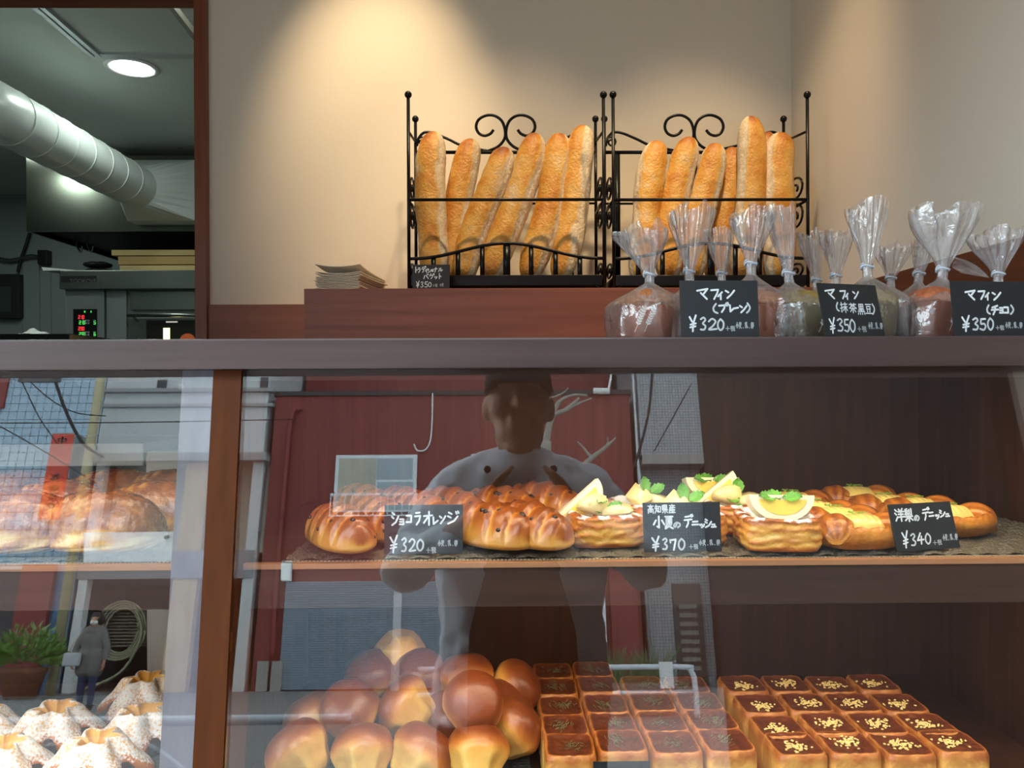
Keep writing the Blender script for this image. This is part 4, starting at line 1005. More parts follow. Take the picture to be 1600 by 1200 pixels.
# ================================================================== bread racks
def bezier(*a): return smoothcurve([Vector(p) for p in a], 7)
def rack(xpx0, xpx1, label):
    YA, YBk = 1.66, 1.80
    t = empty('bread_rack', ((atY(xpx0, 300, YA).x + atY(xpx1, 300, YA).x) / 2, YA, ZB)); tag(t, label, 'rack', 'black wrought iron bread racks')
    bpy.context.view_layer.update()
    pr = lambda mb, n, par=t: part(mb, n, M_black, True, par)
    x0, x1 = atY(xpx0, 300, YA).x, atY(xpx1, 300, YA).x; xm = (x0 + x1) / 2; w = x1 - x0
    Zp = lambda py, Y=YA: atY((xpx0 + xpx1) / 2, py, Y).z
    zfb, zbb = Zp(148), Zp(186, YBk)
    for x in (x0, x1):
        for y, zt_ in ((YA, zfb), (YBk, zbb)):
            pr(MB().tube([(x, y, ZB), (x, y, zt_)], .0036, 10).ball((x, y, zt_), .0078, 14), 'post')
    s = .0032
    def tb(name, pts, r=s, n=8): pr(MB().tube(pts, r, n), name)
    zm_ = Zp(312)
    tb('front_bar', [(x0, YA, zm_), (x1, YA, zm_)], .0034)
    for x in (x0, x1): tb('side_bar', [(x, YA, zm_), (x, YBk, zm_)])
    tb('back_bar', [(x0, YBk, Zp(318, YBk)), (x1, YBk, Zp(318, YBk))], .0026)
    # front guard: arch and uprights
    zg0, zg1, zt0 = Zp(404), Zp(380), Zp(430)
    arch = [(x0 + w * i / 24, YA, zg0 + (zg1 - zg0) * (.5 - .5 * math.cos(2 * PI * i / 24)) ** 1.15) for i in range(25)]
    tb('guard_arch', arch, .0036)
    for i in range(1, 8):
        u = i / 8; z = zg0 + (zg1 - zg0) * (.5 - .5 * math.cos(2 * PI * u)) ** 1.15
        x = x0 + w * u; pr(MB().box((x - (.0075 if i == 4 else .005), YA - .0015, zt0 - .01), (x + (.0075 if i == 4 else .005), YA + .0015, z)), 'guard_upright')
    # tray
    pr(MB().box((x0 + .004, YA - .003, zt0 - .022), (x1 - .004, YA + .003, zt0), .001), 'tray_front')
    pr(MB().box((x0 + .004, YBk - .003, zt0 - .022), (x1 - .004, YBk + .003, zt0), .001), 'tray_back')
    pr(MB().box((x0 + .004, YA + .003, zt0 - .012), (x1 - .004, YBk - .003, zt0 - .009)), 'tray_floor')
    for x in (x0, x1): pr(MB().box((x - .003, YA, zt0 - .02), (x + .003, YBk, zt0 - .004)), 'tray_side')
    for x in (x0 + .02, x1 - .02): pr(MB().tube([(x, YA, zt0 - .02), (x - math.copysign(.016, x - xm) * -1, YA, ZB + .002)], .0025, 6), 'foot_brace')
    # back frame
    Zb = lambda py: Zp(py, YBk); zh = Zb(238)
    tb('back_rail', [(x0, YBk, zh), (x1, YBk, zh)], .0042)
    for u in (.07, .5, .86):
        x = x0 + w * u; pr(MB().box((x - .0065, YBk - .002, zt0 - .005), (x + .0065, YBk + .002, zh)), 'back_upright')
    pxs = 1 / F * YBk
    for sg_ in (-1, 1):
        xe = xm + sg_ * w / 2
        # side scroll and sloping line
        tb('top_scroll', bezier((xe - sg_ * 2 * pxs, YBk, Zb(228)), (xe - sg_ * 5 * pxs, YBk, Zb(216)), (xe - sg_ * 14 * pxs, YBk, Zb(207)), (xe - sg_ * 28 * pxs, YBk, Zb(208)), (xe - sg_ * 50 * pxs, YBk, Zb(217)), (xe - sg_ * 75 * pxs, YBk, Zb(228)), (xm + sg_ * 16 * pxs, YBk, zh)))
        sp = [(xe - sg_ * (11 + (9 - 7 * i / 16) * math.cos(i * .62 + PI)) * pxs, YBk, Zb(222) + (9 - 7 * i / 16) * math.sin(i * .62) * pxs) for i in range(17)]
        tb('small_scroll', sp, .0024)
        # big heart shaped scroll
        c = lambda dx, py: (xm + sg_ * dx * pxs, YBk, Zb(py))
        tb('heart_scroll', bezier(c(28, 236), c(12, 229), c(2, 217), c(1, 203), c(6, 189), c(17, 181), c(30, 180.5), c(42, 187), c(46, 198), c(42, 208), c(33, 212), c(24, 209), c(19, 203)), .0034)
        x = xe
        tb('side_stay', [(x, YA, Zp(205)), (x, YBk, Zb(222))], .0028)
        for zc, hh in ((Zp(330), .034), (Zp(285), .030), (Zp(418), .020)):
            ym = (YA + YBk) / 2
            sp = [(x, ym + .055 * (1 - i / 30) * math.cos(i * .42) , zc + hh * (1 - i / 30) * math.sin(i * .42)) for i in range(25)]
            tb('side_scroll', sp, .0026)
    return t
rack(638.5, 943.5, 'left black wrought iron rack of the two, holding six baguettes')
rack(958.5, 1262, 'right black wrought iron rack of the two, holding seven baguettes')

# ================================================================== baguettes
M_bag = bread('baguette_crust', [(0, rgb(226, 206, 176)), (.25, rgb(205, 172, 126)), (.42, rgb(212, 158, 72)), (.62, rgb(196, 128, 44)), (.82, rgb(160, 88, 26)), (1, rgb(112, 56, 18))], 60, .55, .5, .28, 170, sugar=rgb(226, 212, 188), sscale=140)
def baguette_mesh(L, r, seed, g0=-.35, gw=.95):
    """long axis z from 0 to L, golden slash facing -y"""
    def fn(u, a):
        t = u * L
        e = max(1 - abs(2 * u - 1) ** 7, 0) ** .5
        k = r * e * (1 + .07 * ns(u * 4.5, seed * 3.1) + .03 * ns(u * 11, seed, 5))
        a0 = a - PI / 2 * 3 - g0 - .18 * ns(u * 4, seed * 2.7, 9)      # 0 at the middle of the slash
        a0 = (a0 + PI) % (2 * PI) - PI
        edge = gw + .22 * ns(u * 5, seed, 2) + .10 * ns(u * 17, seed, 3)
        s_ = abs(a0) / edge
        inside = 1 - sstep(.86, 1.04, s_)
        ridge = math.exp(-((s_ - 1.0) / .10) ** 2)
        groove = math.exp(-((s_ - 1.22) / .12) ** 2)
        lump = .035 * ns(math.cos(a) * 2.2, math.sin(a) * 2.2 + seed, t * 38) + .02 * ns(math.cos(a) * 5, math.sin(a) * 5 + seed, t * 90)
        k *= 1 + .02 * inside + .055 * ridge - .05 * groove + lump
        x = k * math.cos(a) + .006 * math.sin(u * 5 + seed)
        y = k * math.sin(a) * .9
        bake = .49 * inside + .10 * (1 - inside) + .26 * inside * ns(u * 6, a * .8, seed) + .12 * ridge * ns(u * 30, seed) + .28 * sstep(.88, 1, u) * inside + .2 * sstep(.10, .0, u)
        flour = (.34 + .12 * ns(u * 9, seed)) * (1 - inside) + .12 * groove * (1 - inside)
        return (x, y, t, bake, flour)
    return MB().blob(90, 44, fn).mesh('baguette', True)
BG = [((678, 206), (674, 427), 47, .0), ((733, 217), (704, 427), 44, .035), ((787, 230), (722, 428), 45, .0), ((838, 209), (768, 428), 46, .0), ((880, 210), (828, 428), 45, .0), ((917, 197), (873, 428), 44, .0),
      ((1029, 221), (994, 427), 44, .0), ((1075, 214), (1038, 427), 44, .0), ((1115, 224), (1080, 427), 44, .0), ((1143, 230), (1118, 427), 38, .042), ((1175, 182), (1163, 427), 45, .0), ((1203, 206), (1197, 427), 36, .042), ((1222, 208), (1211, 427), 50, .0)]
ordn = ['leftmost', 'second', 'third', 'fourth', 'fifth', 'rightmost']
rlab = ['leftmost baguette in the right wire rack', 'second baguette from the left in the right wire rack', 'third baguette from the left in the right wire rack', 'baguette mostly hidden left of the tallest baguette in the right rack',
        'tallest baguette standing out above the others in the right rack', 'baguette hidden behind the rightmost one in the right rack', 'rightmost baguette in the right wire rack, widest of all']
ztray = atY(790, 430, 1.66).z - .0085
for i, (tp, bt, wpx, dy) in enumerate(BG):
    rad = wpx / 2 / F * 1.73
    pb = atY(bt[0], bt[1], 1.705 + dy); pb.z = ztray
    pt_ = atY(tp[0], tp[1], 1.755 + dy)
    ax_ = (pt_ - pb); L = ax_.length; zax = ax_.normalized()
    xax = Vector((1, 0, 0)); xax = (xax - zax * xax.dot(zax)).normalized(); yax = zax.cross(xax)
    Mx = Matrix(((xax.x, yax.x, zax.x, pb.x), (xax.y, yax.y, zax.y, pb.y), (xax.z, yax.z, zax.z, pb.z), (0, 0, 0, 1)))
    g0 = (-.42 if i < 5 else -.55 if i == 5 else .35 if i in (10, 12) else -.35)
    if i in (6,): g0 = .15
    o = link('baguette', baguette_mesh(L, rad, i + 1.3, g0, .95 if i != 5 else .72), M_bag); o.matrix_world = Mx
    lab = ('%s baguette%s in the left wire rack' % (ordn[i], ' from the left' if 0 < i < 5 else '')) if i < 6 else rlab[i - 6]
    tag(o, lab, 'baguette', 'baguettes in the wire racks')

# ================================================================== leaflets on the step
M_paper = plain('paper_cream', rgb(236, 228, 212), .8)
fl0, fl1 = atY(492, 450, 1.64), atY(562, 450, 1.64)
rnd = random.Random(11)
z = ZB + .0005
nl = 13
for i in range(nl):
    dx = rnd.uniform(-.004, .004) + (.004 if i > 8 else 0); cur = .006 + .010 * (i / nl) ** 2; h = .0031
    x0, x1 = fl0.x + dx, fl1.x + dx; n = 14; top = []; 
    for j in range(n + 1):
        u = j / n
        for k in range(4):
            y = 1.635 + .16 * k / 3
            top.append((x0 + (x1 - x0) * u + .03 * (k / 3) ** 1.5 * 1.0, y, z + cur * .35 * (2 * u - 1) ** 2 * (1 - .5 * k / 3) + (.012 * (1 - k / 3) if i == nl - 1 else 0)))
    b = MB(); m_ = len(top)
    fs = [(j * 4 + k, j * 4 + k + 1, (j + 1) * 4 + k + 1, (j + 1) * 4 + k) for j in range(n) for k in range(3)]
    b.add(top, fs); b.add([(p[0], p[1], p[2] + .0012) for p in top], fs)
    rim = [(j, 0) for j in range(n)]
    for j in range(n):
        a_, c_ = j * 4, (j + 1) * 4; b.add([top[a_], top[c_], (top[c_][0], top[c_][1], top[c_][2] + .0012), (top[a_][0], top[a_][1], top[a_][2] + .0012)], [(0, 1, 2, 3)])
    for k in range(3):
        for j in (0, n):
            a_, c_ = j * 4 + k, j * 4 + k + 1; b.add([top[a_], top[c_], (top[c_][0], top[c_][1], top[c_][2] + .0012), (top[a_][0], top[a_][1], top[a_][2] + .0012)], [(0, 1, 2, 3)])
    o = b.build('leaflet', M_paper, None, False)
    tag(o, 'topmost curled leaflet of the cream paper stack' if i == nl - 1 else 'lowest leaflet of the cream paper stack on the wood step' if i == 0 else 'cream folded leaflet, %s from the bottom of the stack by the bread racks' % ['', 'second', 'third', 'fourth', 'fifth', 'sixth', 'seventh', 'eighth', 'ninth', 'tenth', 'eleventh', 'twelfth'][i], 'leaflet', 'leaflets stacked on the wood step')
    z += h
# ================================================================== price cards
M_card = plain('blackboard_card', rgb(22, 27, 30), .45, bump=.03, bscale=300)
M_ink = plain('white_marker', rgb(226, 232, 234), .6)
M_ink2 = plain('grey_pencil', rgb(168, 176, 180), .7)
def card(pos, w, h, lean, yaw, box, items, label, shear=0.):
    """box = (x0,y0,x1,y1) of the card in the reading used for items; items = (char, x0,y0,x1,y1, ink)"""
    t = empty('price_card', M=Matrix.Translation(pos) @ Matrix.Rotation(R(yaw), 4, 'Z') @ Matrix.Rotation(-R(lean), 4, 'X'))
    tag(t, label, 'sign', 'black price cards')
    MB().box((-w / 2, -.0009, 0), (w / 2, .0009, h), .0006).build('board', M_card, t)
    x0, y0, x1, y1 = box
    def to3(x, y): return (-w / 2 + w * (x - x0 - shear * (y - y0)) / (x1 - x0), -.0012, h * (1 - (y - y0) / (y1 - y0)))
    for big in (1, 0):
        b = MB(); sw = (x1 - x0) * (.0115 if big else .0050)
        for ch, a, c, d, e, k in items:
            if (k > 0) == bool(big): strokes(b, ch, a, c, d, e, sw if k != 2 else sw * .6, to3)
        if b.v:
            o = b.build('price_lettering' if big else 'small_lettering', M_ink if big else M_ink2, t); o['kind'] = 'stuff'
    # little wooden foot behind
    MB().box((-w * .12, .0009, 0), (w * .12, .009, .008)).build('foot', M_dark, t)
    return t
def row(s, x0, y0, x1, y1, k=1, gap=.15):
    n = len(s); w = (x1 - x0) / (n - gap); return [(c, x0 + i * w, y0, x0 + i * w + w * (1 - gap), y1, k) for i, c in enumerate(s)]
SM = lambda a, c, d, e: row('小麦.乳.卵', a, c, d, e, 0)
TX = lambda a, c, d, e: row('+税', a, c, d, e, 0)
yc = .872
p = atY(661.5, 800, yc); p.z = ZS + .0045
card(p, 123 / F * yc, 76 / F * yc, 6, 0, (110, 90, 1530, 950), [('シ', 240, 205, 370, 455, 1), ('ョ', 380, 330, 470, 440, 1), ('コ', 505, 265, 605, 405, 1), ('ラ', 660, 215, 770, 440, 1), ('オ', 815, 205, 985, 445, 1), ('レ', 985, 305, 1080, 435, 1), ('ン', 1105, 280, 1215, 420, 1), ('ジ', 1240, 205, 1455, 435, 1),
    ('¥', 215, 625, 350, 920, 1), ('3', 425, 665, 525, 905, 1), ('2', 560, 680, 680, 905, 1), ('0', 695, 690, 825, 895, 1)] + TX(865, 830, 1040, 935) + SM(1080, 710, 1430, 815), 'black price card reading 320 yen in front of the chocolate orange buns')
p = atY(1067, 800, yc); p.z = ZS + .0045
card(p, 124 / F * yc, 77 / F * yc, 7, 3, (125, 70, 1440, 885), [(c, x - (y0 - 70) * .03, y0, x2 - (y0 - 70) * .03, y1, 1) for c, x, y0, x2, y1 in (('小', 295, 290, 495, 490), ('夏', 495, 285, 635, 500), ('の', 645, 390, 760, 485), ('デ', 820, 270, 975, 480), ('ニ', 955, 375, 1070, 450), ('ッ', 1085, 420, 1170, 490), ('シ', 1175, 345, 1290, 495), ('ュ', 1285, 420, 1365, 490),
    ('¥', 275, 625, 400, 860, 1)[:5], ('3', 455, 655, 545, 840), ('7', 580, 655, 690, 850), ('0', 715, 665, 835, 850))] + row('高知県産', 205, 105, 670, 245, 2) + TX(880, 760, 1030, 840) + SM(1055, 690, 1405, 785), 'black price card reading 370 yen in front of the citrus danishes')
p = atY(1451, 800, yc); p.z = ZS + .0045
card(p, 121 / F * yc, 74 / F * yc, 16, 15, (75, 55, 1410, 915), [('洋', 195, 140, 385, 370, 1), ('梨', 395, 150, 565, 385, 1), ('の', 590, 270, 695, 380, 1), ('デ', 770, 145, 930, 375, 1), ('ニ', 905, 225, 1015, 320, 1), ('ッ', 1040, 270, 1125, 365, 1), ('シ', 1140, 205, 1265, 345, 1), ('ュ', 1265, 265, 1355, 340, 1),
    ('¥', 285, 550, 405, 850, 1), ('3', 455, 605, 570, 820, 1), ('4', 590, 605, 735, 800, 1), ('0', 755, 615, 880, 810, 1)] + TX(910, 745, 1095, 840) + SM(1135, 655, 1450, 770), 'black price card reading 340 yen in front of the pear danishes', .09)
zc2 = ZT + .0005; yc = .848
p = atY(1125, 480, yc); p.z = zc2
card(p, 125 / F * yc, .0622, 5, 2, (125, 140, 1430, 1030), [('マ', 410, 260, 590, 435, 1), ('フ', 640, 260, 770, 435, 1), ('ィ', 755, 320, 835, 440, 1), ('ン', 880, 290, 1035, 420, 1), ('(', 660, 510, 745, 655, 1), ('プ', 760, 485, 935, 640, 1), ('レ', 945, 525, 1020, 635, 1), ('ー', 1025, 550, 1090, 600, 1), ('ン', 1110, 530, 1235, 645, 1), (')', 1215, 500, 1290, 650, 1),
    ('¥', 270, 690, 385, 940, 1), ('3', 450, 720, 555, 920, 1), ('2', 585, 740, 725, 920, 1), ('0', 730, 745, 845, 925, 1)] + TX(865, 855, 1020, 935) + SM(1040, 795, 1335, 895), 'black muffin price card reading 320 yen, leftmost on the countertop')
p = atY(1337, 480, yc + .004); p.z = zc2
card(p, 114 / F * yc, .0610, 14, 17, (485, 778, 1045, 1178), [('マ', 550, 820, 640, 895, 1), ('フ', 690, 822, 745, 893, 1), ('ィ', 738, 850, 768, 897, 1), ('ン', 812, 832, 868, 890, 1), ('(', 638, 925, 664, 988, 1), ('抹', 678, 920, 745, 1000, 2), ('茶', 760, 922, 832, 1000, 2), ('黒', 843, 928, 908, 1010, 2), ('豆', 913, 928, 978, 1006, 2), (')', 976, 928, 1006, 1005, 1),
    ('¥', 558, 1040, 610, 1155, 1), ('3', 630, 1045, 690, 1140, 1), ('5', 693, 1048, 742, 1142, 1), ('0', 745, 1048, 800, 1145, 1)] + TX(815, 1098, 900, 1142) + SM(925, 1068, 1060, 1118), 'black muffin price card reading 350 yen, middle one on the countertop', .085)
p = atY(1549, 480, yc + .002); p.z = zc2
card(p, 128 / F * yc, .0608, 6, 6, (525, 765, 1165, 1175), [('マ', 645, 830, 730, 905, 1), ('フ', 755, 828, 815, 900, 1), ('ィ', 815, 850, 850, 905, 1), ('ン', 875, 845, 950, 905, 1), ('(', 820, 945, 850, 1010, 1), ('チ', 860, 945, 925, 1015, 1), ('ョ', 930, 960, 965, 1005, 1), ('コ', 970, 955, 1010, 1005, 1), (')', 1020, 945, 1055, 1010, 1),
    ('¥', 605, 1025, 670, 1140, 1), ('3', 695, 1040, 750, 1130, 1), ('5', 755, 1045, 810, 1130, 1), ('0', 820, 1040, 875, 1130, 1)] + TX(890, 1095, 960, 1130) + SM(975, 1070, 1120, 1115), 'black muffin price card at the right end of the countertop', .03)
p = atY(673.5, 420, 1.606); p.z = ZB + .0005
card(p, 58 / F * 1.606, 37.5 / F * 1.606, 4, 0, (250, 240, 1290, 905), [('ト', 315, 310, 395, 465, 1), ('ラ', 395, 325, 475, 465, 1), ('デ', 500, 285, 630, 460, 1), ('ィ', 600, 360, 670, 465, 1), ('シ', 670, 350, 780, 470, 1), ('ョ', 775, 375, 835, 440, 1), ('ナ', 850, 320, 945, 450, 1), ('ル', 970, 335, 1090, 440, 1),
    ('バ', 560, 505, 700, 640, 1), ('ゲ', 725, 490, 860, 640, 1), ('ッ', 860, 560, 940, 640, 1), ('ト', 975, 490, 1060, 640, 1), ('¥', 355, 700, 440, 885, 1), ('3', 480, 720, 560, 875, 1), ('5', 585, 720, 680, 875, 1), ('0', 690, 735, 780, 870, 1)] + TX(810, 780, 945, 870) + row('小麦', 1010, 765, 1120, 860, 0), 'black price card reading 350 yen at the foot of the left baguette rack')
p = atY(972, 1200, .885); p.z = atY(972, 1193, .885).z - .062
card(p, .064, .062, 5, 0, (0, 0, 1, 1), [], 'black card whose top edge just shows below the herb topped square breads')

# ================================================================== mats
def mat_grid(name, m, x0, x1, y0, y1, z, f, nx_, ny_, label):
    vs = []; 
    for j in range(ny_ + 1):
        for i in range(nx_ + 1):
            x, y = x0 + (x1 - x0) * i / nx_, y0 + (y1 - y0) * j / ny_
            vs.append((x, y, z + f(x, y)))
    W_ = nx_ + 1; b = MB().add(vs, [(j * W_ + i, j * W_ + i + 1, (j + 1) * W_ + i + 1, (j + 1) * W_ + i) for j in range(ny_) for i in range(nx_)])
    o = empty('woven_mat', (0, 0, 0)); tag(o, label, 'mat')
    b.build('weave', m, o, True)
    b = MB(); n = int((x1 - x0) / .0042)
    for i in range(n): b.box((x0 + i * .0042, y0 - .004, z - .001), (x0 + i * .0042 + .003, y0, z + .0016))
    r_ = b.build('beaded_rim', plain('mat_rim', rgb(170, 150, 120), .6), o); r_['kind'] = 'stuff'
    return o
M_mat = plain('resin_weave', rgb(98, 90, 74), .45, bump=.5, bscale=260, var=.3)
def weave(x, y):
    cw, ch = .030, .020
    j = math.floor(y / ch); xx = (x + (j % 2) * cw / 2) / cw; dx = (xx - math.floor(xx) - .5) * 2; dy = y / ch - j
    h = dy * .5 + (1 - dx * dx) * .55
    r_ = math.hypot(dx * cw / 2, (1 - dy) * ch)
    return .0005 + .0085 * max(h - .22, 0) * (.86 + .14 * math.sin(r_ * 2 * PI / .0055))
zmat = ZS + .001
mat_grid('woven_mat', M_mat, atZ(456, 868, ZS).x, XR - .018, .866, YK - .004, zmat - .0028, weave, 420, 150, 'brown woven resin mat under the buns and danishes on the middle shelf')
mat_grid('woven_mat', M_mat, -1.0, -.352, .866, YK - .004, zmat - .0028, weave, 260, 130, 'brown woven resin mat under the glazed croissants')
M_mat2 = plain('dark_weave', rgb(58, 58, 52), .5, bump=.3, bscale=200)
rib = lambda x, y: .002 + .0012 * math.sin(y * 2 * PI / .0075)
mat_grid('woven_mat', M_mat2, -.285, .035, .86, 1.25, ZL + .0006, rib, 8, 420, 'dark ribbed mat under the heap of brioche buns')
mat_grid('woven_mat', plain('blue_weave', rgb(64, 72, 76), .45, bump=.3, bscale=200), -1.0, -.352, .82, 1.25, ZL + .0006, rib, 8, 420, 'dark blue grey ribbed mat under the sugared star pastries')
# ================================================================== breads in the case
ZM = ZS + .0052
def put(me, mat_, name, pos, rz, label, cat, group, parts=(), s=1.0, M=None):
    """one thing; when parts are given an Empty carries them: (name, mesh, material)"""
    Mx = M if M is not None else Matrix.Translation(pos) @ Matrix.Rotation(rz, 4, 'Z') @ Matrix.Scale(s, 4)
    if not parts:
        o = link(name, me, mat_); o.matrix_world = Mx
    else:
        o = empty(name, M=Mx)
        for n, m2, mt in [(parts[0], me, mat_)] + list(parts[1]): link(n, m2, mt, o)
    return tag(o, label, cat, group)
# ---- chocolate orange buns
M_choc = bread('choc_bun_crust', [(0, rgb(236, 188, 96)), (.3, rgb(208, 142, 56)), (.55, rgb(168, 92, 34)), (.8, rgb(116, 54, 22)), (1, rgb(72, 32, 16))], 30, .22, .34, .15, 90, coat=.35)
M_chip = plain('chocolate_chip', rgb(40, 20, 12), .35)
def bun_mesh(seed):
    L, Wd, H = .128, .033, .040
    nsl = 7
    def fn(u, a):
        x = -L / 2 * math.cos(PI * u) ; e = max(math.sin(PI * u), 0) ** .62
        s = math.sin(a); top = max(s, 0)
        ph = (u * nsl + .30 * math.cos(a) + .1 * ns(seed, u * 3)); fr = ph - math.floor(ph)
        act = sstep(.08, .2, u) * (1 - sstep(.80, .92, u)) * sstep(-.1, .5, s)
        saw = (fr ** .7) * (1 - sstep(.88, 1, fr))
        k = e * (1 + act * (.16 * saw - .09) + .05 * ns(u * 4, math.cos(a), seed))
        y = Wd * k * math.cos(a); z = (H * s if s > 0 else H * .30 * s) * k + H * .30
        bake = .30 + .42 * sstep(0, .9, s) - act * .34 * (1 - sstep(.0, .35, fr)) + .1 * ns(u * 5, a, seed) + .12 * sstep(.1, 0, u)
        bake -= .18 * sstep(.86, 1.0, u)
        return (x, y, z, bake, 0)
    me = MB().blob(84, 40, fn).mesh('bun', True)
    ch = MB(); rnd = random.Random(seed)
    for i in range(13):
        u = rnd.uniform(.2, .9); a = rnd.uniform(.25, PI - .25); q = Vector(fn(u, a)[:3]); nn = Vector((0, math.cos(a), math.sin(a)))
        ch.ball(q - nn * .0012, .0040 * rnd.uniform(.8, 1.15), 8, (1, .8, .7))
    return me, ch.mesh('chips', True)
BM = [bun_mesh(s) for s in (1, 2, 3)]
BP = [(531, 853, -58, 'chocolate chip bun at the front left end of the shelf'), (588, 838, -56, 'chocolate chip bun half behind the left side of the 320 yen card'), (566, 812, -50, 'chocolate chip bun furthest back at the left end'), (628, 816, -54, 'chocolate chip bun behind the 320 yen card at the left'),
      (654, 826, -52, 'chocolate chip bun hidden behind the 320 yen card'), (765, 850, -42, 'chocolate chip bun right beside the 320 yen card at the front'), (826, 849, -52, 'front chocolate chip bun closest to the citrus danishes'), (702, 818, -45, 'chocolate chip bun rising behind the right corner of the 320 yen card'),
      (783, 816, -38, 'chocolate chip bun in the middle of the back row'), (848, 806, -40, 'rearmost chocolate chip bun at the right of the heap')]
BP = [(x, y + 4, r_, l) for x, y, r_, l in BP]
for i, (px, py, rz, lab) in enumerate(BP):
    me, ch = BM[i % 3]; q = atZ(px, py, ZM)
    put(me, M_choc, 'chocolate_bun', q, R(rz), lab, 'bread', 'chocolate orange buns', ('bun_body', [('chocolate_chips', ch, M_chip)]), .98)
for o in bpy.data.objects:
    if o.name.startswith('chocolate_chips'): o['kind'] = 'stuff'
# ---- citrus danishes
M_puff = bread('puff_pastry', [(0, rgb(244, 206, 120)), (.3, rgb(222, 158, 62)), (.55, rgb(186, 104, 34)), (.8, rgb(134, 64, 22)), (1, rgb(86, 40, 16))], 40, .25, .38, .3, 150, coat=.25, sugar=rgb(244, 242, 238), sscale=190)
M_pulp = plain('citrus_pulp', rgb(248, 212, 92), .2, coat=.5, bump=.15, bscale=160)
M_pith = plain('citrus_pith', rgb(250, 240, 196), .35, coat=.3)
M_chunk = plain('citrus_chunk', rgb(247, 230, 160), .3, coat=.4, bump=.08, bscale=90)
M_mint = plain('mint_leaf', rgb(96, 160, 50), .45, bump=.3, bscale=300)
def puff_mesh(seed):
    w, H = .0425, .034
    def fn(u, a):
        # u: 0 bottom centre -> side -> top centre
        n = 5.0; c, s = math.cos(a), math.sin(a)
        sq = 1 / (abs(c) ** n + abs(s) ** n) ** (1 / n)
        if u < .2: rr, z = u / .2, 0
        elif u < .72: rr, z = 1, (u - .2) / .52
        else: rr, z = 1 - (u - .72) / .28, 1
        k = w * sq * rr
        hh = H * (1 + .12 * ns(c * 1.5, s * 1.5, seed))
        bulge = 1
        if .2 <= u < .78:
            zz = min(z, 1)
            bulge = 1 + .05 * math.sin(zz * PI) + .022 * math.sin(zz * 2 * PI * 3.2 + 6 * ns(c * 1.6, s * 1.6, seed) + 2 * ns(c * 5, s * 5, seed)) * (.5 + .9 * ns(c * 3, s * 3, zz * 3 + seed)) + .045 * ns(c * 4, s * 4, zz * 7 + seed) + .05 * ns(c * 1.5, s * 1.5, seed + 9) - .05 * (1 - sstep(0, .2, zz))
        zz = z * hh
        if u >= .72:
            e = 1 - rr
            zz = hh * (1 + .06 * math.sin(min(e * 4, 1) * PI) - .32 * sstep(.25, .6, e)) + .002 * ns(c * rr * 6, s * rr * 6, seed)
        x, y = k * c * bulge, k * s * bulge
        lay = math.sin(z * 2 * PI * 3.2 + 6 * ns(c * 1.6, s * 1.6, seed) + 2 * ns(c * 5, s * 5, seed)) * (.6 + ns(c * 3, s * 3, z * 3 + seed))
        bake = .34 + .20 * lay * (1 if .2 <= u < .72 else 0) + .34 * (1 - sstep(.0, .18, z)) + .20 * sstep(.6, 1, z) + .12 * ns(a * 2, u * 6, seed) + (.18 if u >= .72 else 0) * sstep(0, .1, 1 - rr)
        sug = (.60 * sstep(.66, .76, u) * (1 - sstep(.90, .97, u)) * sstep(-.25, .35, ns(c * 3, s * 3, seed + 7) + .15)) + .10 * sstep(.55, .7, u)
        return (x, y, zz, bake, sug)
    return MB().blob(60, 72, fn).mesh('puff', True)
def wedge_mesh(r=.03, t=.016):
    """citrus half-moon slice standing on its rind, pulp facing -y"""
    body = MB(); n = 16; vs = []
    for y in (-t / 2, t / 2):
        for i in range(n + 1):
            a = PI + PI * i / n; vs.append((r * math.cos(a), y * (1 + .0), r * .82 * math.sin(a) + r * .82))
    N = n + 1
    fs = [tuple(range(N))[::-1], tuple(range(N, 2 * N))] + [(i, i + 1, N + i + 1, N + i) for i in range(n)] + [(n, 0, N, 2 * n + 1)]
    body.add(vs, fs)
    pl = MB(); vs = []
    for y in (-t / 2 - .0016, -t / 2 + .001):
        for i in range(n + 1):
            a = PI * 1.08 + PI * .84 * i / n; vs.append((r * .76 * math.cos(a), y, r * .62 * math.sin(a) + r * .82))
    for y in (): pass
    pl.add(vs, [tuple(range(N))[::-1], tuple(range(N, 2 * N))] + [(i, i + 1, N + i + 1, N + i) for i in range(n)] + [(n, 0, N, 2 * n + 1)])
    return body.mesh('rind'), pl.mesh('pulp')
def chunk_mesh(seed):
    rnd = random.Random(seed); bm = bmesh.new()
    for i in range(11):
        v = Vector((rnd.gauss(0, 1), rnd.gauss(0, 1), rnd.gauss(0, 1))).normalized(); bm.verts.new((v.x * .021, v.y * .016, v.z * .0155 + .0145))
    bmesh.ops.convex_hull(bm, input=bm.verts[:])
    bmesh.ops.bevel(bm, geom=bm.edges[:], offset=.0018, segments=2, affect='EDGES')
    me = bpy.data.meshes.new('chunk'); bm.to_mesh(me); bm.free(); me.shade_smooth(); return me
def leaf_mesh():
    vs = []; n = 10; fs = []
    for i in range(n + 1):
        u = i / n; w = .0062 * math.sin(PI * min(u * 1.02, 1)) ** .8 * (1 + .10 * math.sin(u * 40))
        for k in (-1, -.5, 0, .5, 1): vs.append((w * k, u * .017, .004 * u + .0022 * abs(k) + .001 * math.sin(u * 30) * abs(k)))
    for i in range(n):
        for k in range(4): fs.append((i * 5 + k, i * 5 + k + 1, i * 5 + 5 + k + 1, i * 5 + 5 + k))
    return MB().add(vs, fs).mesh('leaf', True)
PM = [puff_mesh(s) for s in (1, 2)]; WM = wedge_mesh(); CMH = [chunk_mesh(s) for s in (3, 8, 13)]; LFM = leaf_mesh()
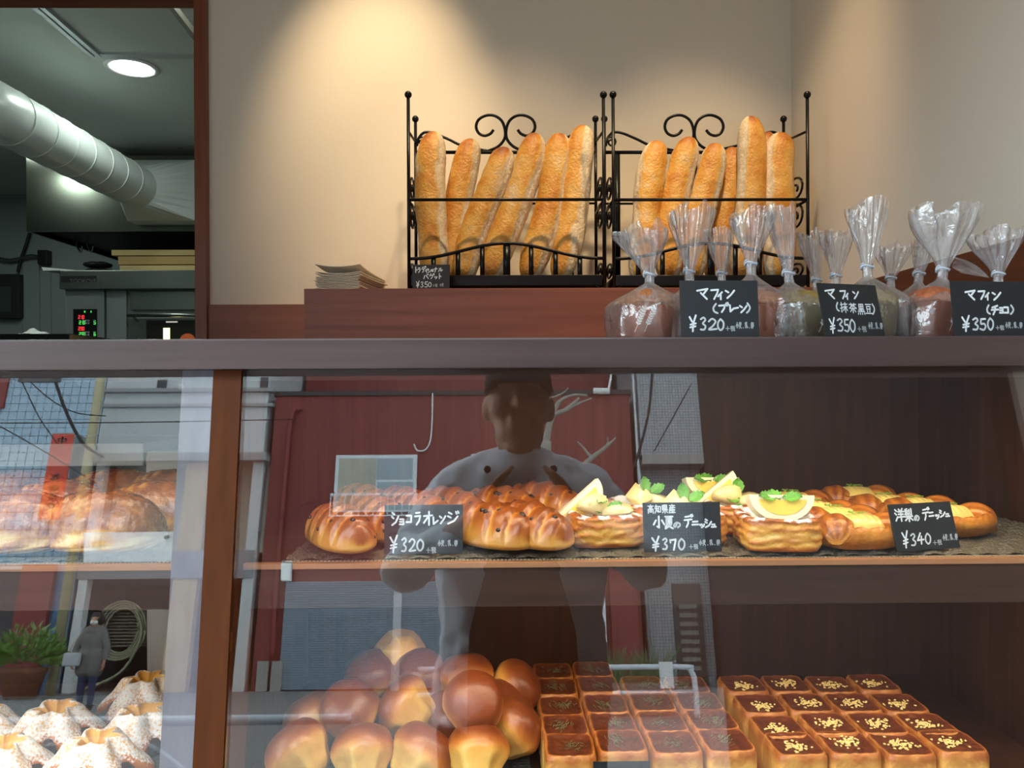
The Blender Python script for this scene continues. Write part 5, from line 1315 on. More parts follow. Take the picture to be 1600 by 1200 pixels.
for me_, mt_ in ((WM[0], M_pith), (WM[1], M_pulp), (CMH[0], M_chunk), (CMH[1], M_chunk), (CMH[2], M_chunk), (LFM, M_mint)): me_.materials.append(mt_)
T = Matrix.Translation; RX = lambda a: Matrix.Rotation(R(a), 4, 'X'); RY_ = lambda a: Matrix.Rotation(R(a), 4, 'Y'); RZ = lambda a: Matrix.Rotation(R(a), 4, 'Z')
DL = [(942, 845, 4, 'c', 'citrus danish with pale fruit chunks at the front, left of the 370 yen card'), (1008, 826, 14, 'k', 'creamy fruit citrus danish at the back, left of the 370 yen card'), (1068, 842, 2, 'k', 'citrus danish hidden behind the 370 yen card with fruit and green slice showing'),
      (1105, 812, 0, 'w', 'citrus danish with orange wedge furthest back right of centre'), (1152, 826, -8, 'c', 'citrus danish with upright mint leaves behind the front wedge one'), (1212, 851, -6, 'w', 'citrus danish with large citrus wedge and mint at the front right')]
for i, (px, py, rz, kind, lab) in enumerate(DL):
    q = atZ(px, py, ZM); o = empty('citrus_danish', M=T(q) @ RZ(rz)); tag(o, lab, 'pastry', 'citrus danishes on the middle shelf')
    link('pastry', PM[i % 2], M_puff, o)
    zt_ = .0245
    if kind == 'w':
        w = link('citrus_wedge', WM[0], None, o, T((.002, -.016, zt_ + .004)) @ RX(-14) @ RZ(4) @ Matrix.Scale(1.22, 4)); link('pulp', WM[1], None, w)
        link('fruit_chunk', CMH[0], None, o, T((-.004, .012, zt_ + .001)))
        lv = ((0, -.016, .050, 20, -60), (-.004, -.012, .052, 100, 10), (.003, -.012, .052, -100, 5))
    elif kind == 'c':
        link('fruit_chunk', CMH[1], None, o, T((-.012, -.008, zt_ - .002)) @ RZ(20) @ Matrix.Scale(1.25, 4)); link('fruit_chunk', CMH[2], None, o, T((.015, -.010, zt_ - .004)) @ RZ(-30) @ Matrix.Scale(1.2, 4))
        w = link('citrus_wedge', WM[0], None, o, T((-.012, .012, zt_ + .004)) @ RX(-8) @ RY_(-40) @ Matrix.Scale(1.15, 4)); link('pulp', WM[1], None, w)
        lv = ((-.002, -.004, .030, 60, 20), (.002, -.004, .031, -70, 10), (0, .004, .046, 150, 30)) if i == 0 else ((0, .0, .040, 0, 60), (.002, -.004, .034, 100, 10), (0, -.008, .030, 180, -40))
    else:
        link('fruit_chunk', CMH[0], None, o, T((-.006, 0, zt_ + .002)) @ Matrix.Scale(1.25, 4)); link('fruit_chunk', CMH[2], None, o, T((.018, -.004, zt_)) @ RZ(60))
        lv = ((.004, 0, .042, -80, 25), (.0, .002, .042, 10, 50))
    for (x, y, z, a, tl) in lv: link('mint_leaf', LFM, None, o, T((x, y - .006, z + .004)) @ RX(40) @ RZ(a) @ RX(tl * .5) @ Matrix.Scale(1.25, 4))
# ---- pear danishes
M_pear = plain('pear_flesh', rgb(240, 212, 118), .28, coat=.4)
def boat_mesh(seed):
    L, Wd, H = .056, .034, .026
    def fn(u, a):
        c, s = math.cos(a), math.sin(a)
        if u < .5: rr, top = u / .5, 0
        else: rr, top = 1 - (u - .5) / .5, 1
        lob = 1 + .04 * math.cos(2 * a) + .05 * ns(c * 2, s * 2, seed)
        x, y = L * rr * c * lob, Wd * rr * s * lob * (1 + .15 * c * c)
        if top:
            e = 1 - rr; rim = math.exp(-((e - .16) / .15) ** 2)
            z = H * (.62 + .42 * rim * (.75 + .5 * c * c) - .25 * sstep(.3, .6, e)) * sstep(0, .06, e + .02) + .0015 * math.sin((x * .5 + y) * 900 + 3 * ns(c, s, seed)) * rim
            bake = .42 + .30 * rim * (.4 + .8 * c * c) + .10 * math.sin((x * .5 + y) * 1400) * rim
        else:
            z = H * .32 * sstep(.72, 1.0, rr); bake = .55
        return (x, y, z, bake + .1 * ns(x * 60, y * 60, seed), 0)
    return MB().blob(50, 72, fn).mesh('boat', True)
def flap_mesh(seed):
    def fn(u, a):
        x = .024 * -math.cos(PI * u); e = max(math.sin(PI * u), 0) ** .55
        k = 1 + .10 * math.sin(a * 6 + u * 4 + seed) * .5
        return (x, .019 * e * math.cos(a) * k, .013 * e * math.sin(a) * k + .012 * math.sin(PI * u), .50 + .22 * math.sin(a) + .12 * math.sin(a * 8 + u * 5), 0)
    return MB().blob(26, 44, fn).mesh('flap', True)
def pear_mesh():
    def fn(u, a):
        x = -.034 * math.cos(PI * u); e = max(math.sin(PI * u), 0) ** .6 * (1 - .22 * u)
        fan = .0011 * abs(math.sin(u * PI * 11)) * max(math.sin(a), 0)
        return (x, .022 * e * math.cos(a), (.019 * max(math.sin(a), -.2)) * e + fan, 0, 0)
    return MB().blob(70, 30, fn).mesh('pear', True)
BO = [boat_mesh(s) for s in (1, 2)]; FLP = [flap_mesh(s) for s in (1, 4)]; PR = pear_mesh(); PR.materials.append(M_pear)
M_boat = bread('pear_pastry', [(0, rgb(240, 196, 104)), (.3, rgb(224, 158, 58)), (.55, rgb(196, 118, 36)), (.8, rgb(150, 78, 24)), (1, rgb(98, 48, 18))], 45, .22, .34, .25, 140, coat=.4)
for f in FLP: f.materials.append(M_boat)
M_pist = plain('pistachio', rgb(120, 160, 50), .6)
def crumbs(seed, n, rx, ry, m=None, s=.0011, z=0.):
    rnd = random.Random(seed); b = MB()
    for i in range(n):
        x, y = rnd.gauss(0, rx), rnd.gauss(0, ry); k = s * rnd.uniform(.6, 1.3)
        b.ball((x, y, z + k * .5), k, 6, (1.2, .8, .7))
    return b.mesh('crumbs')
PC = crumbs(5, 26, .006, .004); PC.materials.append(M_pist)
PL = [(1238, 808, 8, 'pear danish at the back left with finely fanned pear'), (1272, 826, -6, 'pear danish peeping out behind the citrus wedge danish'), (1308, 838, 14, 'pear danish second from the front left of the 340 yen card'), (1345, 852, 8, 'front pear danish left of the 340 yen card'),
      (1338, 798, 4, 'pear danish furthest back in the middle'), (1386, 814, 10, 'pear danish behind the left corner of the 340 yen card'), (1434, 820, 16, 'pear danish hidden behind the 340 yen card'), (1486, 834, 12, 'pear danish with its right end showing past the 340 yen card')]
for i, (px, py, rz, lab) in enumerate(PL):
    q = atZ(px, py, ZM); o = empty('pear_danish', M=T(q) @ RZ(rz)); tag(o, lab, 'pastry', 'pear danishes on the middle shelf')
    link('pastry', BO[i % 2], M_boat, o)
    link('folded_corner', FLP[0], None, o, T((-.034, -.004, .013)) @ RZ(62) @ RY_(-8)); link('folded_corner', FLP[1], None, o, T((.036, .002, .012)) @ RZ(118) @ RY_(10))
    pe = link('pear_half', PR, None, o, T((.0, .002, .018)) @ RZ(4)); k = link('pistachio_crumbs', PC, None, pe, T((-.004, .002, .0185))); k['kind'] = 'stuff'
# ---- brioche buns in a heap
M_brio = bread('brioche_crust', [(0, rgb(240, 196, 104)), (.28, rgb(222, 160, 72)), (.5, rgb(182, 106, 42)), (.75, rgb(130, 62, 26)), (1, rgb(86, 36, 18))], 30, .26, .36, .16, 80, coat=.2)
def brio_mesh(seed):
    def fn(u, a):
        c, s = math.cos(a), math.sin(a)
        z0 = -math.cos(PI * u)
        low = sstep(.25, -.5, z0)
        r_ = max(math.sin(PI * u), 0) ** .62 * (1 - .22 * low)
        fl = .085 * (1 - abs(math.sin(a * 4.0 + 1.2 * ns(seed, z0, c)))) ** 2.5 * sstep(.45, -.35, z0) * (.5 + 1.0 * abs(ns(c * 1.1, s * 1.1, seed)) * 3)
        dent = .05 * sstep(.15, .5, ns(c * 1.6, s * 1.6 + seed, z0 * 1.2)) * (.3 + .7 * low)
        pn_ = 7; aa = (a + .25 * ns(c * 1.5, s * 1.5, seed) + seed) % (2 * PI / pn_) - PI / pn_; poly = math.cos(PI / pn_) / math.cos(aa)
        pl_ = sstep(.35, -.25, z0 + .3 * ns(c, s, seed + 3)); k = r_ * (1 + .06 * ns(c * 1.3, s * 1.3, seed + z0) - fl * .6 - dent + pl_ * (poly - .95) * 1.1)
        z = .036 * z0 * (1 + (.06 if z0 > 0 else -.06)) + .002 * ns(c * 2 * r_, s * 2 * r_, seed) * r_
        bake = .16 + .62 * sstep(-.15, .75, z0 + .25 * ns(c * 1.2, s * 1.2, seed)) + 1.2 * fl * 0 - .10 * low + pl_ * (.10 * (1 - (poly - .9) / .1)) - .10 * pl_ * sstep(.96, 1, poly)
        return (.041 * k * c, .041 * k * s, z, bake, 0)
    return MB().blob(44, 60, fn).mesh('brioche', True)
BR = [brio_mesh(s) for s in (1, 5, 9, 12)]
BL = [(470, 1180, .95, (-.6, .25, .7), 'left end of the front row'), (566, 1183, .95, (-.1, .55, .8), 'second from the left in the front row'), (655, 1186, .95, (.55, .35, .75), 'third from the left in the front row'), (745, 1184, .95, (0, .6, .75), 'right end of the front row'),
      (548, 1112, 1.02, (-.1, -.6, .8), 'second row, broad dark dome facing forward'), (638, 1108, 1.03, (-.75, .15, .45), 'second row, fluted base to the right'), (738, 1100, .985, (.2, -.75, .6), 'large dark dome on top at right'), (798, 1140, 1.01, (.7, .1, .65), 'right edge, low, pale fluted side to the front'),
      (492, 1130, 1.05, (-.5, .3, .8), 'left edge behind the front row'), (700, 1128, 1.05, (0, -.5, .8), 'low in the gap between the front ones'), (584, 1062, 1.11, (-.2, -.3, .9), 'back row left, dark dome'), (656, 1060, 1.10, (.25, -.5, .8), 'back row middle, dark dome'), (728, 1066, 1.09, (-.1, .3, .9), 'back row right, fluted front'),
      (800, 1078, 1.09, (.75, -.1, .5), 'right end of the back row'), (785, 1110, 1.06, (.6, -.3, .7), 'squeezed behind the large dark domed one'), (626, 1024, 1.13, (-.2, .7, -.35), 'topmost of the heap, upside down')]
for i, (px, py, Y, d, lab) in enumerate(BL):
    q = atY(px, py, Y); d = Vector(d).normalized()
    Mx = T(q) @ d.to_track_quat('Z', 'Y').to_matrix().to_4x4() @ RZ(i * 47)
    o = link('brioche_bun', BR[i % 4], M_brio); o.matrix_world = Mx @ Matrix.Scale(.98 + .05 * ns(i * 1.7), 4)
    tag(o, 'brioche bun in the heap, ' + lab, 'bread', 'brioche buns heaped on the lower shelf')
# ---- square breads
M_sq = bread('square_crust', [(0, rgb(240, 204, 122)), (.28, rgb(222, 164, 80)), (.5, rgb(172, 98, 40)), (.75, rgb(112, 52, 24)), (1, rgb(70, 30, 16))], 45, .30, .42, .2, 130)
def sq_mesh(seed):
    w, dd, H = .0302, .0318, .060
    def fn(u, a):
        n = 7; c, s = math.cos(a), math.sin(a); sq = 1 / (abs(c) ** n + abs(s) ** n) ** (1 / n)
        if u < .12: rr, z = u / .12, 0
        elif u < .55: rr, z = 1, (u - .12) / .43
        else: rr, z = 1 - (u - .55) / .45, 1
        e = 1 - rr
        zz = H * z
        if u >= .55: zz = H * (1 - .045 * sstep(.05, .35, e)) + .0012 * ns(c * rr * 4, s * rr * 4, seed)
        edge = sstep(.86, 1, z) if u < .55 else 1
        rr2 = rr if u >= .55 else rr * (1 - .06 * max(sstep(.9, 1., z) , 1 - sstep(0, .08, z)) * (1 if .12 <= u else 0))
        if u >= .55: rr2 = rr * .94
        k = sq * rr2 * (1 + .012 * ns(c * 2, s * 2, seed + z * 2))
        bake = .16 + .34 * sstep(.5, 1.0, z) + .12 * ns(a * 2, z * 3, seed) + (.1 * (1 - sstep(0, .15, z)))
        if u >= .55: bake = .46 + .38 * sstep(.02, .14, e) + .10 * ns(c * rr * 3, s * rr * 3, seed)
        return (w * k * c, dd * k * s, zz, bake, 0)
    return MB().blob(52, 64, fn).mesh('square', True)
SQ = [sq_mesh(s) for s in (1, 2, 3, 4)]
M_ses = plain('sesame', rgb(236, 204, 128), .5); M_herb = plain('dried_herb', rgb(104, 98, 58), .8)
def seeds(seed, n, herb):
    rnd = random.Random(seed); b = MB(); ox, oy = rnd.uniform(-.006, .006), rnd.uniform(-.006, .004)
    for i in range(n):
        x, y = ox + rnd.gauss(0, .0085), oy + rnd.gauss(0, .0062)
        if abs(x) > .026 or abs(y) > .027: continue
        a = rnd.uniform(0, PI)
        if herb: b.tube([(x, y, .0585), (x + .0035 * math.cos(a), y + .0035 * math.sin(a), .0600 + rnd.uniform(0, .0015))], .0004, 4)
        else: b.ball((x, y, .0582 + rnd.uniform(0, .0012)), .0015, 6, (1.35 if i % 2 else .9, .9 if i % 2 else 1.3, .6), Matrix.Rotation(a, 3, 'Z'))
    return b.mesh('seeds')
SES = [seeds(s, 60, 0) for s in (1, 2, 3, 4, 5)]; HRB = [seeds(s, 46, 1) for s in (1, 2, 3, 4, 5)]
for q in SES: q.materials.append(M_ses)
for q in HRB: q.materials.append(M_herb)
ZTOP = HC - .4295
def square(x, y, rz, i, herb, lab):
    o = empty('square_bread', M=T((x, y, ZL + .0006)) @ RZ(rz)); tag(o, lab, 'bread', 'herb topped square breads' if herb else 'sesame topped square breads')
    o.scale = (1, 1, 1 + .05 * ns(i * 2.31, 1.7))
    link('loaf', SQ[i % 4], M_sq, o)
    k = link('herb_sprinkle' if herb else 'sesame_seeds', (HRB if herb else SES)[(i * 3) % 5], None, o, RZ(90 * (i % 4)) if herb else RZ(25 * (i % 3 - 1))); k['kind'] = 'stuff'
rw = ['front row', 'second row', 'third row', 'back row', 'hindmost row']; cl = ['first', 'second', 'third', 'fourth']
xs0 = atZ(1216, 1181, ZTOP).x; rnd = random.Random(6); k = 0
for r_ in range(4):
    yb = atZ(1216, (1181, 1150, 1115, 1082)[r_], ZTOP).y
    for c_ in range(4):
        k += 1
        square(xs0 + .0312 + c_ * .0628 + (r_ * -.002), yb + .032 + rnd.uniform(-.002, .003), rnd.uniform(-2.5, 2.5), k + r_, False, 'sesame topped square bread, %s, %s from the left' % (rw[r_], cl[c_]))
xm0 = atZ(934, 1178, ZTOP).x
for r_ in range(5):
    yb = atZ(934, (1178, 1145, 1113, 1083, 1058)[r_], ZTOP).y
    for c_ in range(3 if r_ < 4 else 1):
        k += 1
        square(xm0 + .0312 + c_ * .0634 - r_ * .0015, yb + .032 + rnd.uniform(-.002, .003), rnd.uniform(-2, 2), k + r_, True, ('herb topped square bread in the three column block, %s, %s from the left' % (rw[r_], cl[c_])) if r_ < 4 else 'lone herb topped square bread behind the three column block')
xl0 = atZ(853, 1184, ZTOP).x
for r_ in range(5):
    yb = atZ(853, (1184, 1149, 1117, 1087, 1060)[r_], ZTOP).y; k += 1
    square(xl0 + .030 - r_ * .001, yb + .032, rnd.uniform(-2, 2), k, True, 'herb topped square bread in the single left column, %s' % rw[r_])
# ---- glazed croissants (left, middle shelf)
M_croi = bread('croissant_glaze', [(0, rgb(246, 214, 140)), (.28, rgb(206, 146, 70)), (.5, rgb(160, 90, 38)), (.75, rgb(118, 56, 26)), (1, rgb(80, 36, 20))], 50, .35, .25, .9, 70, coat=.7, sugar=rgb(236, 200, 160), sscale=60)
def croi_mesh(seed):
    L, Wd, H = .150, .044, .058
    def fn(u, a):
        x = -L / 2 * math.cos(PI * u); e = max(math.sin(PI * u), 0) ** .55
        s, c = math.sin(a), math.cos(a)
        k = e * (1 + .05 * ns(u * 3, c * 1.5, s + seed))
        top = sstep(.15, .45, s + .12 * ns(u * 6, seed))
        lay = math.sin((a + u * 1.5) * 13 + 2 * ns(u * 3, seed))
        k *= 1 + .018 * lay * (1 - top) + .05 * top + .05 * top * abs(ns(u * 15, a * 4, seed)) + .04 * top * abs(ns(u * 34, a * 9, seed + 3))
        z = (H * s if s > 0 else H * .25 * s) * k + H * .22
        bake = .24 + .16 * lay * (1 - top) + .40 * top - .35 * top * abs(ns(u * 15, a * 4, seed)) + .22 * ns(u * 7, a * 2, seed)
        return (x, Wd * k * c - .012 * math.sin(PI * u), z, bake, .22 * top)
    me = MB().blob(80, 64, fn).mesh('croissant', True)
    # rolled end showing the spiral
    sp = MB().tube([(-.058 - .002 * (i / 24), -.012 + (.019 - .015 * i / 24) * math.cos(i * .55), .022 + (.019 - .015 * i / 24) * math.sin(i * .55)) for i in range(25)], [.0045] * 25, 8).mesh('roll', True)
    return me, sp
CR = [croi_mesh(s) for s in (1, 2)]
M_roll = plain('pastry_roll', rgb(224, 160, 74), .35, coat=.4, bump=.2, bscale=90)
for c_ in CR: c_[1].materials.append(M_roll)
CL = [(28, 858, 4, 'glazed croissant at the front, left edge of the case'), (168, 856, -12, 'glazed croissant at the front with its rolled end to the left'), (252, 834, 8, 'glazed croissant at the right beside the post showing pale layers'), (98, 830, -6, 'glazed croissant in the second row between the front two'),
      (182, 806, 6, 'glazed croissant in the middle of the back row'), (40, 806, 0, 'glazed croissant at the back, left edge of the case'), (272, 808, -4, 'glazed croissant furthest back beside the post')]
for i, (px, py, rz, lab) in enumerate(CL):
    q = atZ(px, py, ZM); me, sp = CR[i % 2]
    put(me, M_croi, 'glazed_croissant', q, R(rz), lab, 'pastry', 'glazed croissants in the left case', ('croissant_body', [('rolled_end', sp, None)]), .92)
# ---- sugared star pastries (left, lower shelf)
M_star = bread('star_pastry', [(0, rgb(246, 206, 112)), (.3, rgb(232, 166, 66)), (.55, rgb(196, 112, 40)), (.8, rgb(140, 68, 26)), (1, rgb(92, 44, 20))], 40, .2, .4, .2, 110, sugar=rgb(250, 248, 244), sscale=320)
def star_mesh(seed):
    def fn(u, a):
        c, s = math.cos(a), math.sin(a)
        pt = (.5 + .5 * math.cos(6 * a + .3 * seed)) 
        Ro = .070 * (.60 + .40 * pt ** .8) * (1 + .05 * ns(c, s, seed))
        if u < .62: rr, top = 1 - u / .62, 1          # from top centre out
        else: rr, top = 0, 0
        if u < .62:
            rr = u / .62
            dome = .046 * (math.cos(min(rr, 1) * PI / 2) ** .8) + .012 * math.exp(-((rr - .45) / .18) ** 2) - .016 * math.exp(-(rr / .22) ** 2)
            z = dome + .020 * (1 - pt) * sstep(.35, 1., rr) + .004 * pt * sstep(.5, 1, rr)
            z += .003 * ns(c * rr * 3, s * rr * 3, seed)
            sug = .56 * sstep(.25, .45, rr) * (1 - .4 * sstep(.86, 1, rr)) + .16 * ns(c * rr * 3, s * rr * 3, seed + 5)
            bake = .26 + .32 * sstep(.55, 1, rr) + .08 * ns(c * rr * 4, s * rr * 4, seed)
        else:
            rr = 1 - (u - .62) / .38
            z = .020 * (1 - pt) * sstep(.35, 1, rr) + .0005; sug = 0; bake = .6; 
            z = max(z - .003, .0)
        return (Ro * rr * c, Ro * rr * s, z, bake, sug)
    return MB().blob(56, 96, fn).mesh('star', True)
ST = [star_mesh(s) for s in (1, 2, 3)]
M_ganache = plain('dark_filling', rgb(46, 26, 20), .3, bump=.3, bscale=80)
GAN = MB().lathe([(.040, .0), (.050, .004), (.052, .014), (.046, .022), (.02, .026)], 26).mesh('filling', True); GAN.materials.append(M_ganache)
SL = [(228, 1108, 10, 'sugared star pastry furthest back beside the post'), (86, 1160, 25, 'sugared star pastry in the middle left of the lower shelf'), (222, 1164, -8, 'sugared star pastry beside the post in the second row'), (150, 1212, 14, 'sugared star pastry cut by the bottom edge in the centre'), (2, 1222, 30, 'sugared star pastry in the bottom left corner'), (-34, 1168, 0, 'sugared star pastry cut by the left edge')]
for i, (px, py, rz, lab) in enumerate(SL):
    q = atZ(px, py, ZL + .003); 
    put(ST[i % 3], M_star, 'star_pastry', q, R(rz), lab, 'pastry', 'sugared star pastries on the lower left shelf', ('pastry', [('chocolate_filling', GAN, None)]))
# ================================================================== muffins in cellophane bags on the countertop
M_cello = cello('cellophane')
M_tie = plain('twist_tie', rgb(206, 214, 226), .5)
M_print = plain('white_print', rgb(214, 206, 200), .6)
MCUP = {'plain': plain('muffin_paper_brown', rgb(146, 78, 40), .6, bump=.1, bscale=80), 'matcha': plain('muffin_paper_olive', rgb(96, 80, 44), .6, bump=.1, bscale=80), 'choco': plain('muffin_paper_dark', rgb(124, 64, 36), .6, bump=.1, bscale=80)}
MTOP = {'plain': plain('muffin_top_plain', rgb(190, 120, 70), .55, bump=.5, bscale=110, var=.25), 'matcha': plain('muffin_top_matcha', rgb(150, 122, 62), .6, bump=.5, bscale=110, var=.3), 'choco': plain('muffin_top_choco', rgb(170, 92, 52), .6, bump=.5, bscale=110, var=.25)}
def squircle(a, n=4.): return 1 / (abs(math.cos(a)) ** n + abs(math.sin(a)) ** n) ** (1 / n)
def cup_mesh():
    b = MB(); vs = []; n = 40; prof = [(.0235, 0), (.0245, .001), (.0285, .042), (.0278, .0425), (.02, .0425)]
    for r_, z in prof:
        for k in range(n):
            a = 2 * PI * k / n; q = r_ * squircle(a) * .96 * (1 + .012 * math.sin(a * 14)); vs.append((q * math.cos(a), q * math.sin(a), z))
    fs = [(i * n + k, i * n + (k + 1) % n, (i + 1) * n + (k + 1) % n, (i + 1) * n + k) for i in range(len(prof) - 1) for k in range(n)] + [tuple(range(n))[::-1]]
    return b.add(vs, fs).mesh('cup', True)
def top_mesh():
    def fn(u, a):
        r_ = .0295 * squircle(a, 3) * max(math.sin(PI * u), 0) ** .6; z0 = -math.cos(PI * u)
        return (r_ * math.cos(a), r_ * math.sin(a), .044 + (.016 * z0 if z0 > 0 else .006 * z0) + .0025 * ns(r_ * 50 * math.cos(a), r_ * 50 * math.sin(a), 2), 0, 0)
    return MB().blob(24, 36, fn).mesh('dome', True)
CUP, DOME = cup_mesh(), top_mesh()
def wheat(b, x, z, y, ang, s):
    """ear of wheat printed flat"""
    ca, sa = math.cos(ang), math.sin(ang)
    def P2(u, v): return (x + s * (u * ca - v * sa), y, z + s * (u * sa + v * ca))
    for i in range(7):
        for sd in (-1, 1):
            v0 = .30 + i * .10
            b.add([P2(0, v0), P2(sd * .09, v0 + .05), P2(sd * .10, v0 + .12), P2(sd * .02, v0 + .09)], [(0, 1, 2, 3)])
        b.add([P2(-.03 + .01 * i, .95), P2(-.024 + .01 * i, .95), P2(-.10 + .033 * i + .006, 1.35), P2(-.10 + .033 * i, 1.35)], [(0, 1, 2, 3)])
    b.add([P2(-.008, 0), P2(.008, 0), P2(.008, .95), P2(-.008, .95)], [(0, 1, 2, 3)])
def bag(i, px, Y, neck, topl, topr, kind, wb, lab, fan=1.0, skew=0., prt=None, base=None):
    nz = atY(neck[0], neck[1], Y); tl, tr_ = atY(*topl, Y), atY(*topr, Y)
    c0 = atY(px, 520, Y).x
    zn = nz.z - ZT; zt_ = (tl.z + tr_.z) / 2 - ZT
    o = empty('muffin_bag', (c0, Y, ZT + .0006)); tag(o, 'clear cellophane bag ' + lab, 'bag', 'tied cellophane muffin bags')
    nu, nv = 56, 72; rnd = random.Random(i); ph = rnd.uniform(0, 6)
    xn = nz.x - c0; xt = (tl.x + tr_.x) / 2 - c0; wt = abs(tr_.x - tl.x) / 2
    vs = []; hz_ = []
    w = max(wb, .079) / 2
    for j in range(nu + 1):
        t = j / nu
        for k in range(nv):
            a = 2 * PI * k / nv; c, s = math.cos(a), math.sin(a)
            fold = math.sin(a * 7 + ph + 2 * ns(t * 2, i)) + .7 * math.sin(a * 15 + ph * 2 + 3 * t) + 1.0 * ns(c * 3, s * 3, i + t * 3) + .8 * ns(c * 7, s * 7, i + t * 9)
            if t < .06:
                f = t / .06; x, y, z = w * .9 * f * c * squircle(a), w * .85 * f * s * squircle(a), 0.0; hzv = .05
            elif t < .52:
                f = (t - .06) / .46; z = zn * f
                bulge = (1 + .10 * math.sin(PI * min(f * 1.4, 1))) * (1 - sstep(.50, .98, f)) + .0
                sq = squircle(a) ** (1 - f) if f < 1 else 1
                rx = max(w * .92 * bulge * sq, .0052); ry = max(w * .86 * bulge * sq, .0048)
                cr = (.16 + .26 * sstep(.35, .85, f)) * .35
                x = xn * sstep(.35, 1, f) + rx * c * (1 + cr * fold * .5); y = ry * s * (1 + cr * fold * .5)
                z += .004 * ns(c * 2, s * 2, i + f * 3) * math.sin(PI * f); hzv = .10 + .20 * sstep(.35, 1, f)
            else:
                f = (t - .52) / .48; z = zn + (zt_ - zn) * f * (1 + .10 * f * ns(c * 1.7, s * 1.7, i * 3.3) * 2) + skew * f * c * .02
                g = sstep(-.05, 1, f) ** .8
                rx = .0052 + (wt - .005) * g; ry = .0048 + .011 * fan * g
                x = xn + (xt - xn) * f + rx * c * (1 + .10 * fold * g); y = (ry * s + .0075 * fold * g * .55)
                hzv = .27 + .10 * ns(c * 4, s * 4, t * 6 + i) - .06 * f
            vs.append((x, y, max(z, 0.0))); hz_.append(max(hzv, .03))
    fs = [(j * nv + k, j * nv + (k + 1) % nv, (j + 1) * nv + (k + 1) % nv, (j + 1) * nv + k) for j in range(nu) for k in range(nv)]
    MB().add(vs, fs, bake=hz_).build('film', M_cello, o, True)
    MB().tube([(xn + .0072 * math.cos(q), .0068 * math.sin(q), zn + .0016 * math.sin(q * 2) + q * .0004) for q in [2 * PI * 1.6 * e / 26 for e in range(27)]], .0011, 6).build('twist_tie', M_tie, o, True)
    if prt:
        b = MB()
        for dx in (0, .011): wheat(b, prt + dx, .008, -w * .86 - .0035, -.40, .030)
        q = b.build('wheat_print', M_print, o); q['kind'] = 'stuff'
    m_ = empty('muffin', (c0, Y, ZT + .0012), rnd.uniform(-.3, .3)); tag(m_, '%s muffin bagged %s' % ({'plain': 'golden brown', 'matcha': 'olive green tea', 'choco': 'reddish brown'}[kind], lab), 'muffin', 'bagged muffins')
    link('paper_cup', CUP, None, m_); link('cake_top', DOME, None, m_)
    m_.children[0].data = CUP; 
    for ch in m_.children: ch.material_slots
    return m_, kind
def setm(m_, kind):
    for ch in m_.children:
        src = CUP if ch.name.startswith('paper_cup') else DOME
        key = (src.name, kind)
        if key not in CMK:
            me = src.copy(); me.materials.clear(); me.materials.append((MCUP if src is CUP else MTOP)[kind]); CMK[key] = me
        ch.data = CMK[key]
CMK = {}
BAGS = [
 (1013, .915, (1015, 432), (964, 372), (1040, 344), 'plain', .098, 'at the far left of the row', 1.3, .3, -.024),
 (1090, .975, (1077, 427), (1048, 335), (1118, 318), 'plain', .080, 'behind the leftmost muffin card', 1.0, 0, None),
 (1130, 1.065, (1128, 430), (1104, 362), (1146, 362), 'plain', .080, 'at the back above the leftmost muffin card', 1.0, 0, None),
 (1182, .925, (1173, 415), (1146, 352), (1214, 308), 'plain', .078, 'right of the leftmost muffin card', 1.0, .2, None),
 (1251, .925, (1232, 430), (1200, 340), (1240, 318), 'matcha', .084, 'left of the middle muffin card', 1.0, 0, .006),
 (1285, 1.065, (1276, 440), (1250, 372), (1284, 362), 'matcha', .080, 'at the back left of the middle muffin card', 1.0, 0, None),
 (1312, .985, (1306, 434), (1287, 366), (1334, 360), 'matcha', .070, 'behind the left half of the middle muffin card', 1.0, 0, None),
 (1362, .920, (1355, 420), (1331, 316), (1388, 322), 'matcha', .088, 'rising tall behind the middle muffin card', 1.0, .2, None),
 (1398, 1.075, (1392, 437), (1376, 385), (1425, 385), 'choco', .080, 'at the back right of the middle muffin card', 1.2, 0, None),
 (1423, .995, (1436, 430), (1432, 376), (1462, 374), 'choco', .076, 'right of the middle muffin card, second row', .8, 0, None),
 (1460, .905, (1473, 424), (1428, 334), (1534, 318), 'choco', .080, 'with wide fan top left of the right muffin card', 1.4, 0, -.004),
 (1562, .930, (1560, 431), (1515, 372), (1602, 348), 'choco', .090, 'with bow shaped top behind the right muffin card', .7, .4, None)]
for i, B in enumerate(BAGS):
    px, Y, nk, tl, tr_, kind, wb, lab, fan, sk, prt = B; Y += .012
    m_, kd = bag(i, px, Y, nk, tl, tr_, kind, wb, lab, fan, sk, prt); setm(m_, kd)
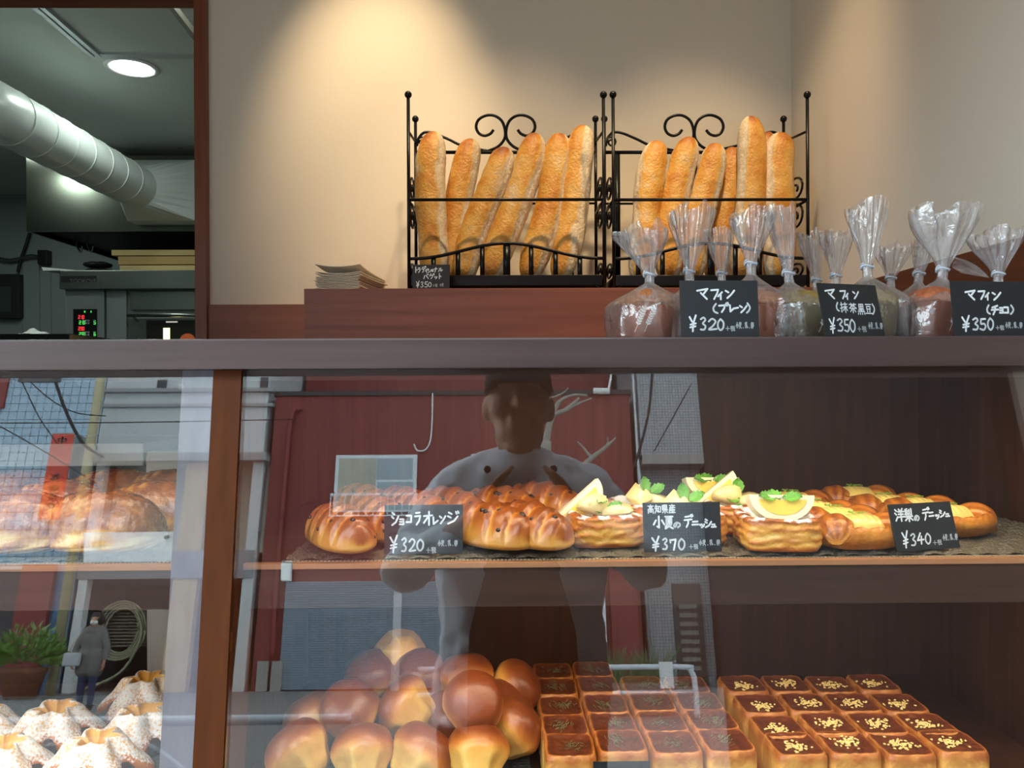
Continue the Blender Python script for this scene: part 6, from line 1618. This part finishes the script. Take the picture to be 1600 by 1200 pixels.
# one bow-like side flap of the last bag
b0 = [o for o in bpy.data.objects if o.name.startswith('muffin_bag')][-1]
bpy.context.view_layer.update()
n1 = atY(1556, 432, .93); f1, f2 = atY(1492, 392, .93), atY(1505, 425, .93)
vs = []; nn = 16
for j in range(nn + 1):
    t = j / nn
    for k in range(nn + 1):
        u = k / nn; e = f1.lerp(f2, u); q = n1.lerp(e, t); vs.append((q.x - b0.location.x, .006 * math.sin(u * 9 + t * 2) * t, q.z - b0.location.z + .010 * math.sin(PI * u) * t * (1 - t) * 3))
MB().add(vs, [(j * (nn + 1) + k, j * (nn + 1) + k + 1, (j + 1) * (nn + 1) + k + 1, (j + 1) * (nn + 1) + k) for j in range(nn) for k in range(nn)], bake=[.22] * len(vs)).build('film_flap', M_cello, b0, True)
# ------------------------------------------------------------------ left case: frosted guard sheet and the white machine behind
a, c = atY(131, 832, .862), atY(311, 868.5, .862)
gs = empty('guard_sheet', ((a.x + c.x) / 2, .862, ZS)); tag(gs, 'frosted clear sheet standing in front of the glazed croissants', 'acrylic sheet')
bpy.context.view_layer.update()
m, nt, bs = newmat('frosted_sheet'); nt.nodes.remove(bs)
tr_ = nt.nodes.new('ShaderNodeBsdfTransparent'); df = nt.nodes.new('ShaderNodeBsdfPrincipled'); df.inputs['Base Color'].default_value = (.75, .82, .85, 1); df.inputs['Roughness'].default_value = .3
mx = nt.nodes.new('ShaderNodeMixShader'); mx.inputs[0].default_value = .22
nt.links.new(tr_.outputs[0], mx.inputs[1]); nt.links.new(df.outputs[0], mx.inputs[2]); nt.links.new(mx.outputs[0], nt.nodes['Material Output'].inputs[0])
part(MB().box((a.x, .8612, ZS + .0005), (-.352, .8624, a.z)), 'sheet', m, par=gs)
k = atY(261, 839, .86); part(MB().tube([(k.x, .8612, k.z), (k.x, .8570, k.z)], .0022, 8), 'screw_knob', M_blk, par=gs)
mc = empty('dough_machine', (0, 0, 0)); tag(mc, 'white kitchen machine with yellow sticker behind the glazed croissants', 'machine')
YM = 1.50
p, q = atY(226, 705, YM), atY(330, 870, YM)
MB().box((p.x, YM, 0), (q.x, YM + .3, p.z), .012).build('housing', M_white, mc)
s1, s2 = atY(252, 744, YM - .001), atY(330, 800, YM - .001); MB().box((s1.x, YM - .004, s2.z), (s2.x, YM, s1.z)).build('dark_opening', M_blk, mc)
s1, s2 = atY(238, 752, YM - .001), atY(248, 766, YM - .001); MB().box((s1.x, YM - .002, s2.z), (s2.x, YM, s1.z)).build('warning_sticker', plain('sticker_yellow', rgb(240, 200, 40), .5), mc)
p, q = atY(-60, 694, 1.62), atY(224, 728, 1.62)
tag(MB().box((p.x, 1.62, q.z), (q.x, YW, p.z), .006).build('white_shelf', M_white), 'white shelf behind the glazed croissants', 'shelf')
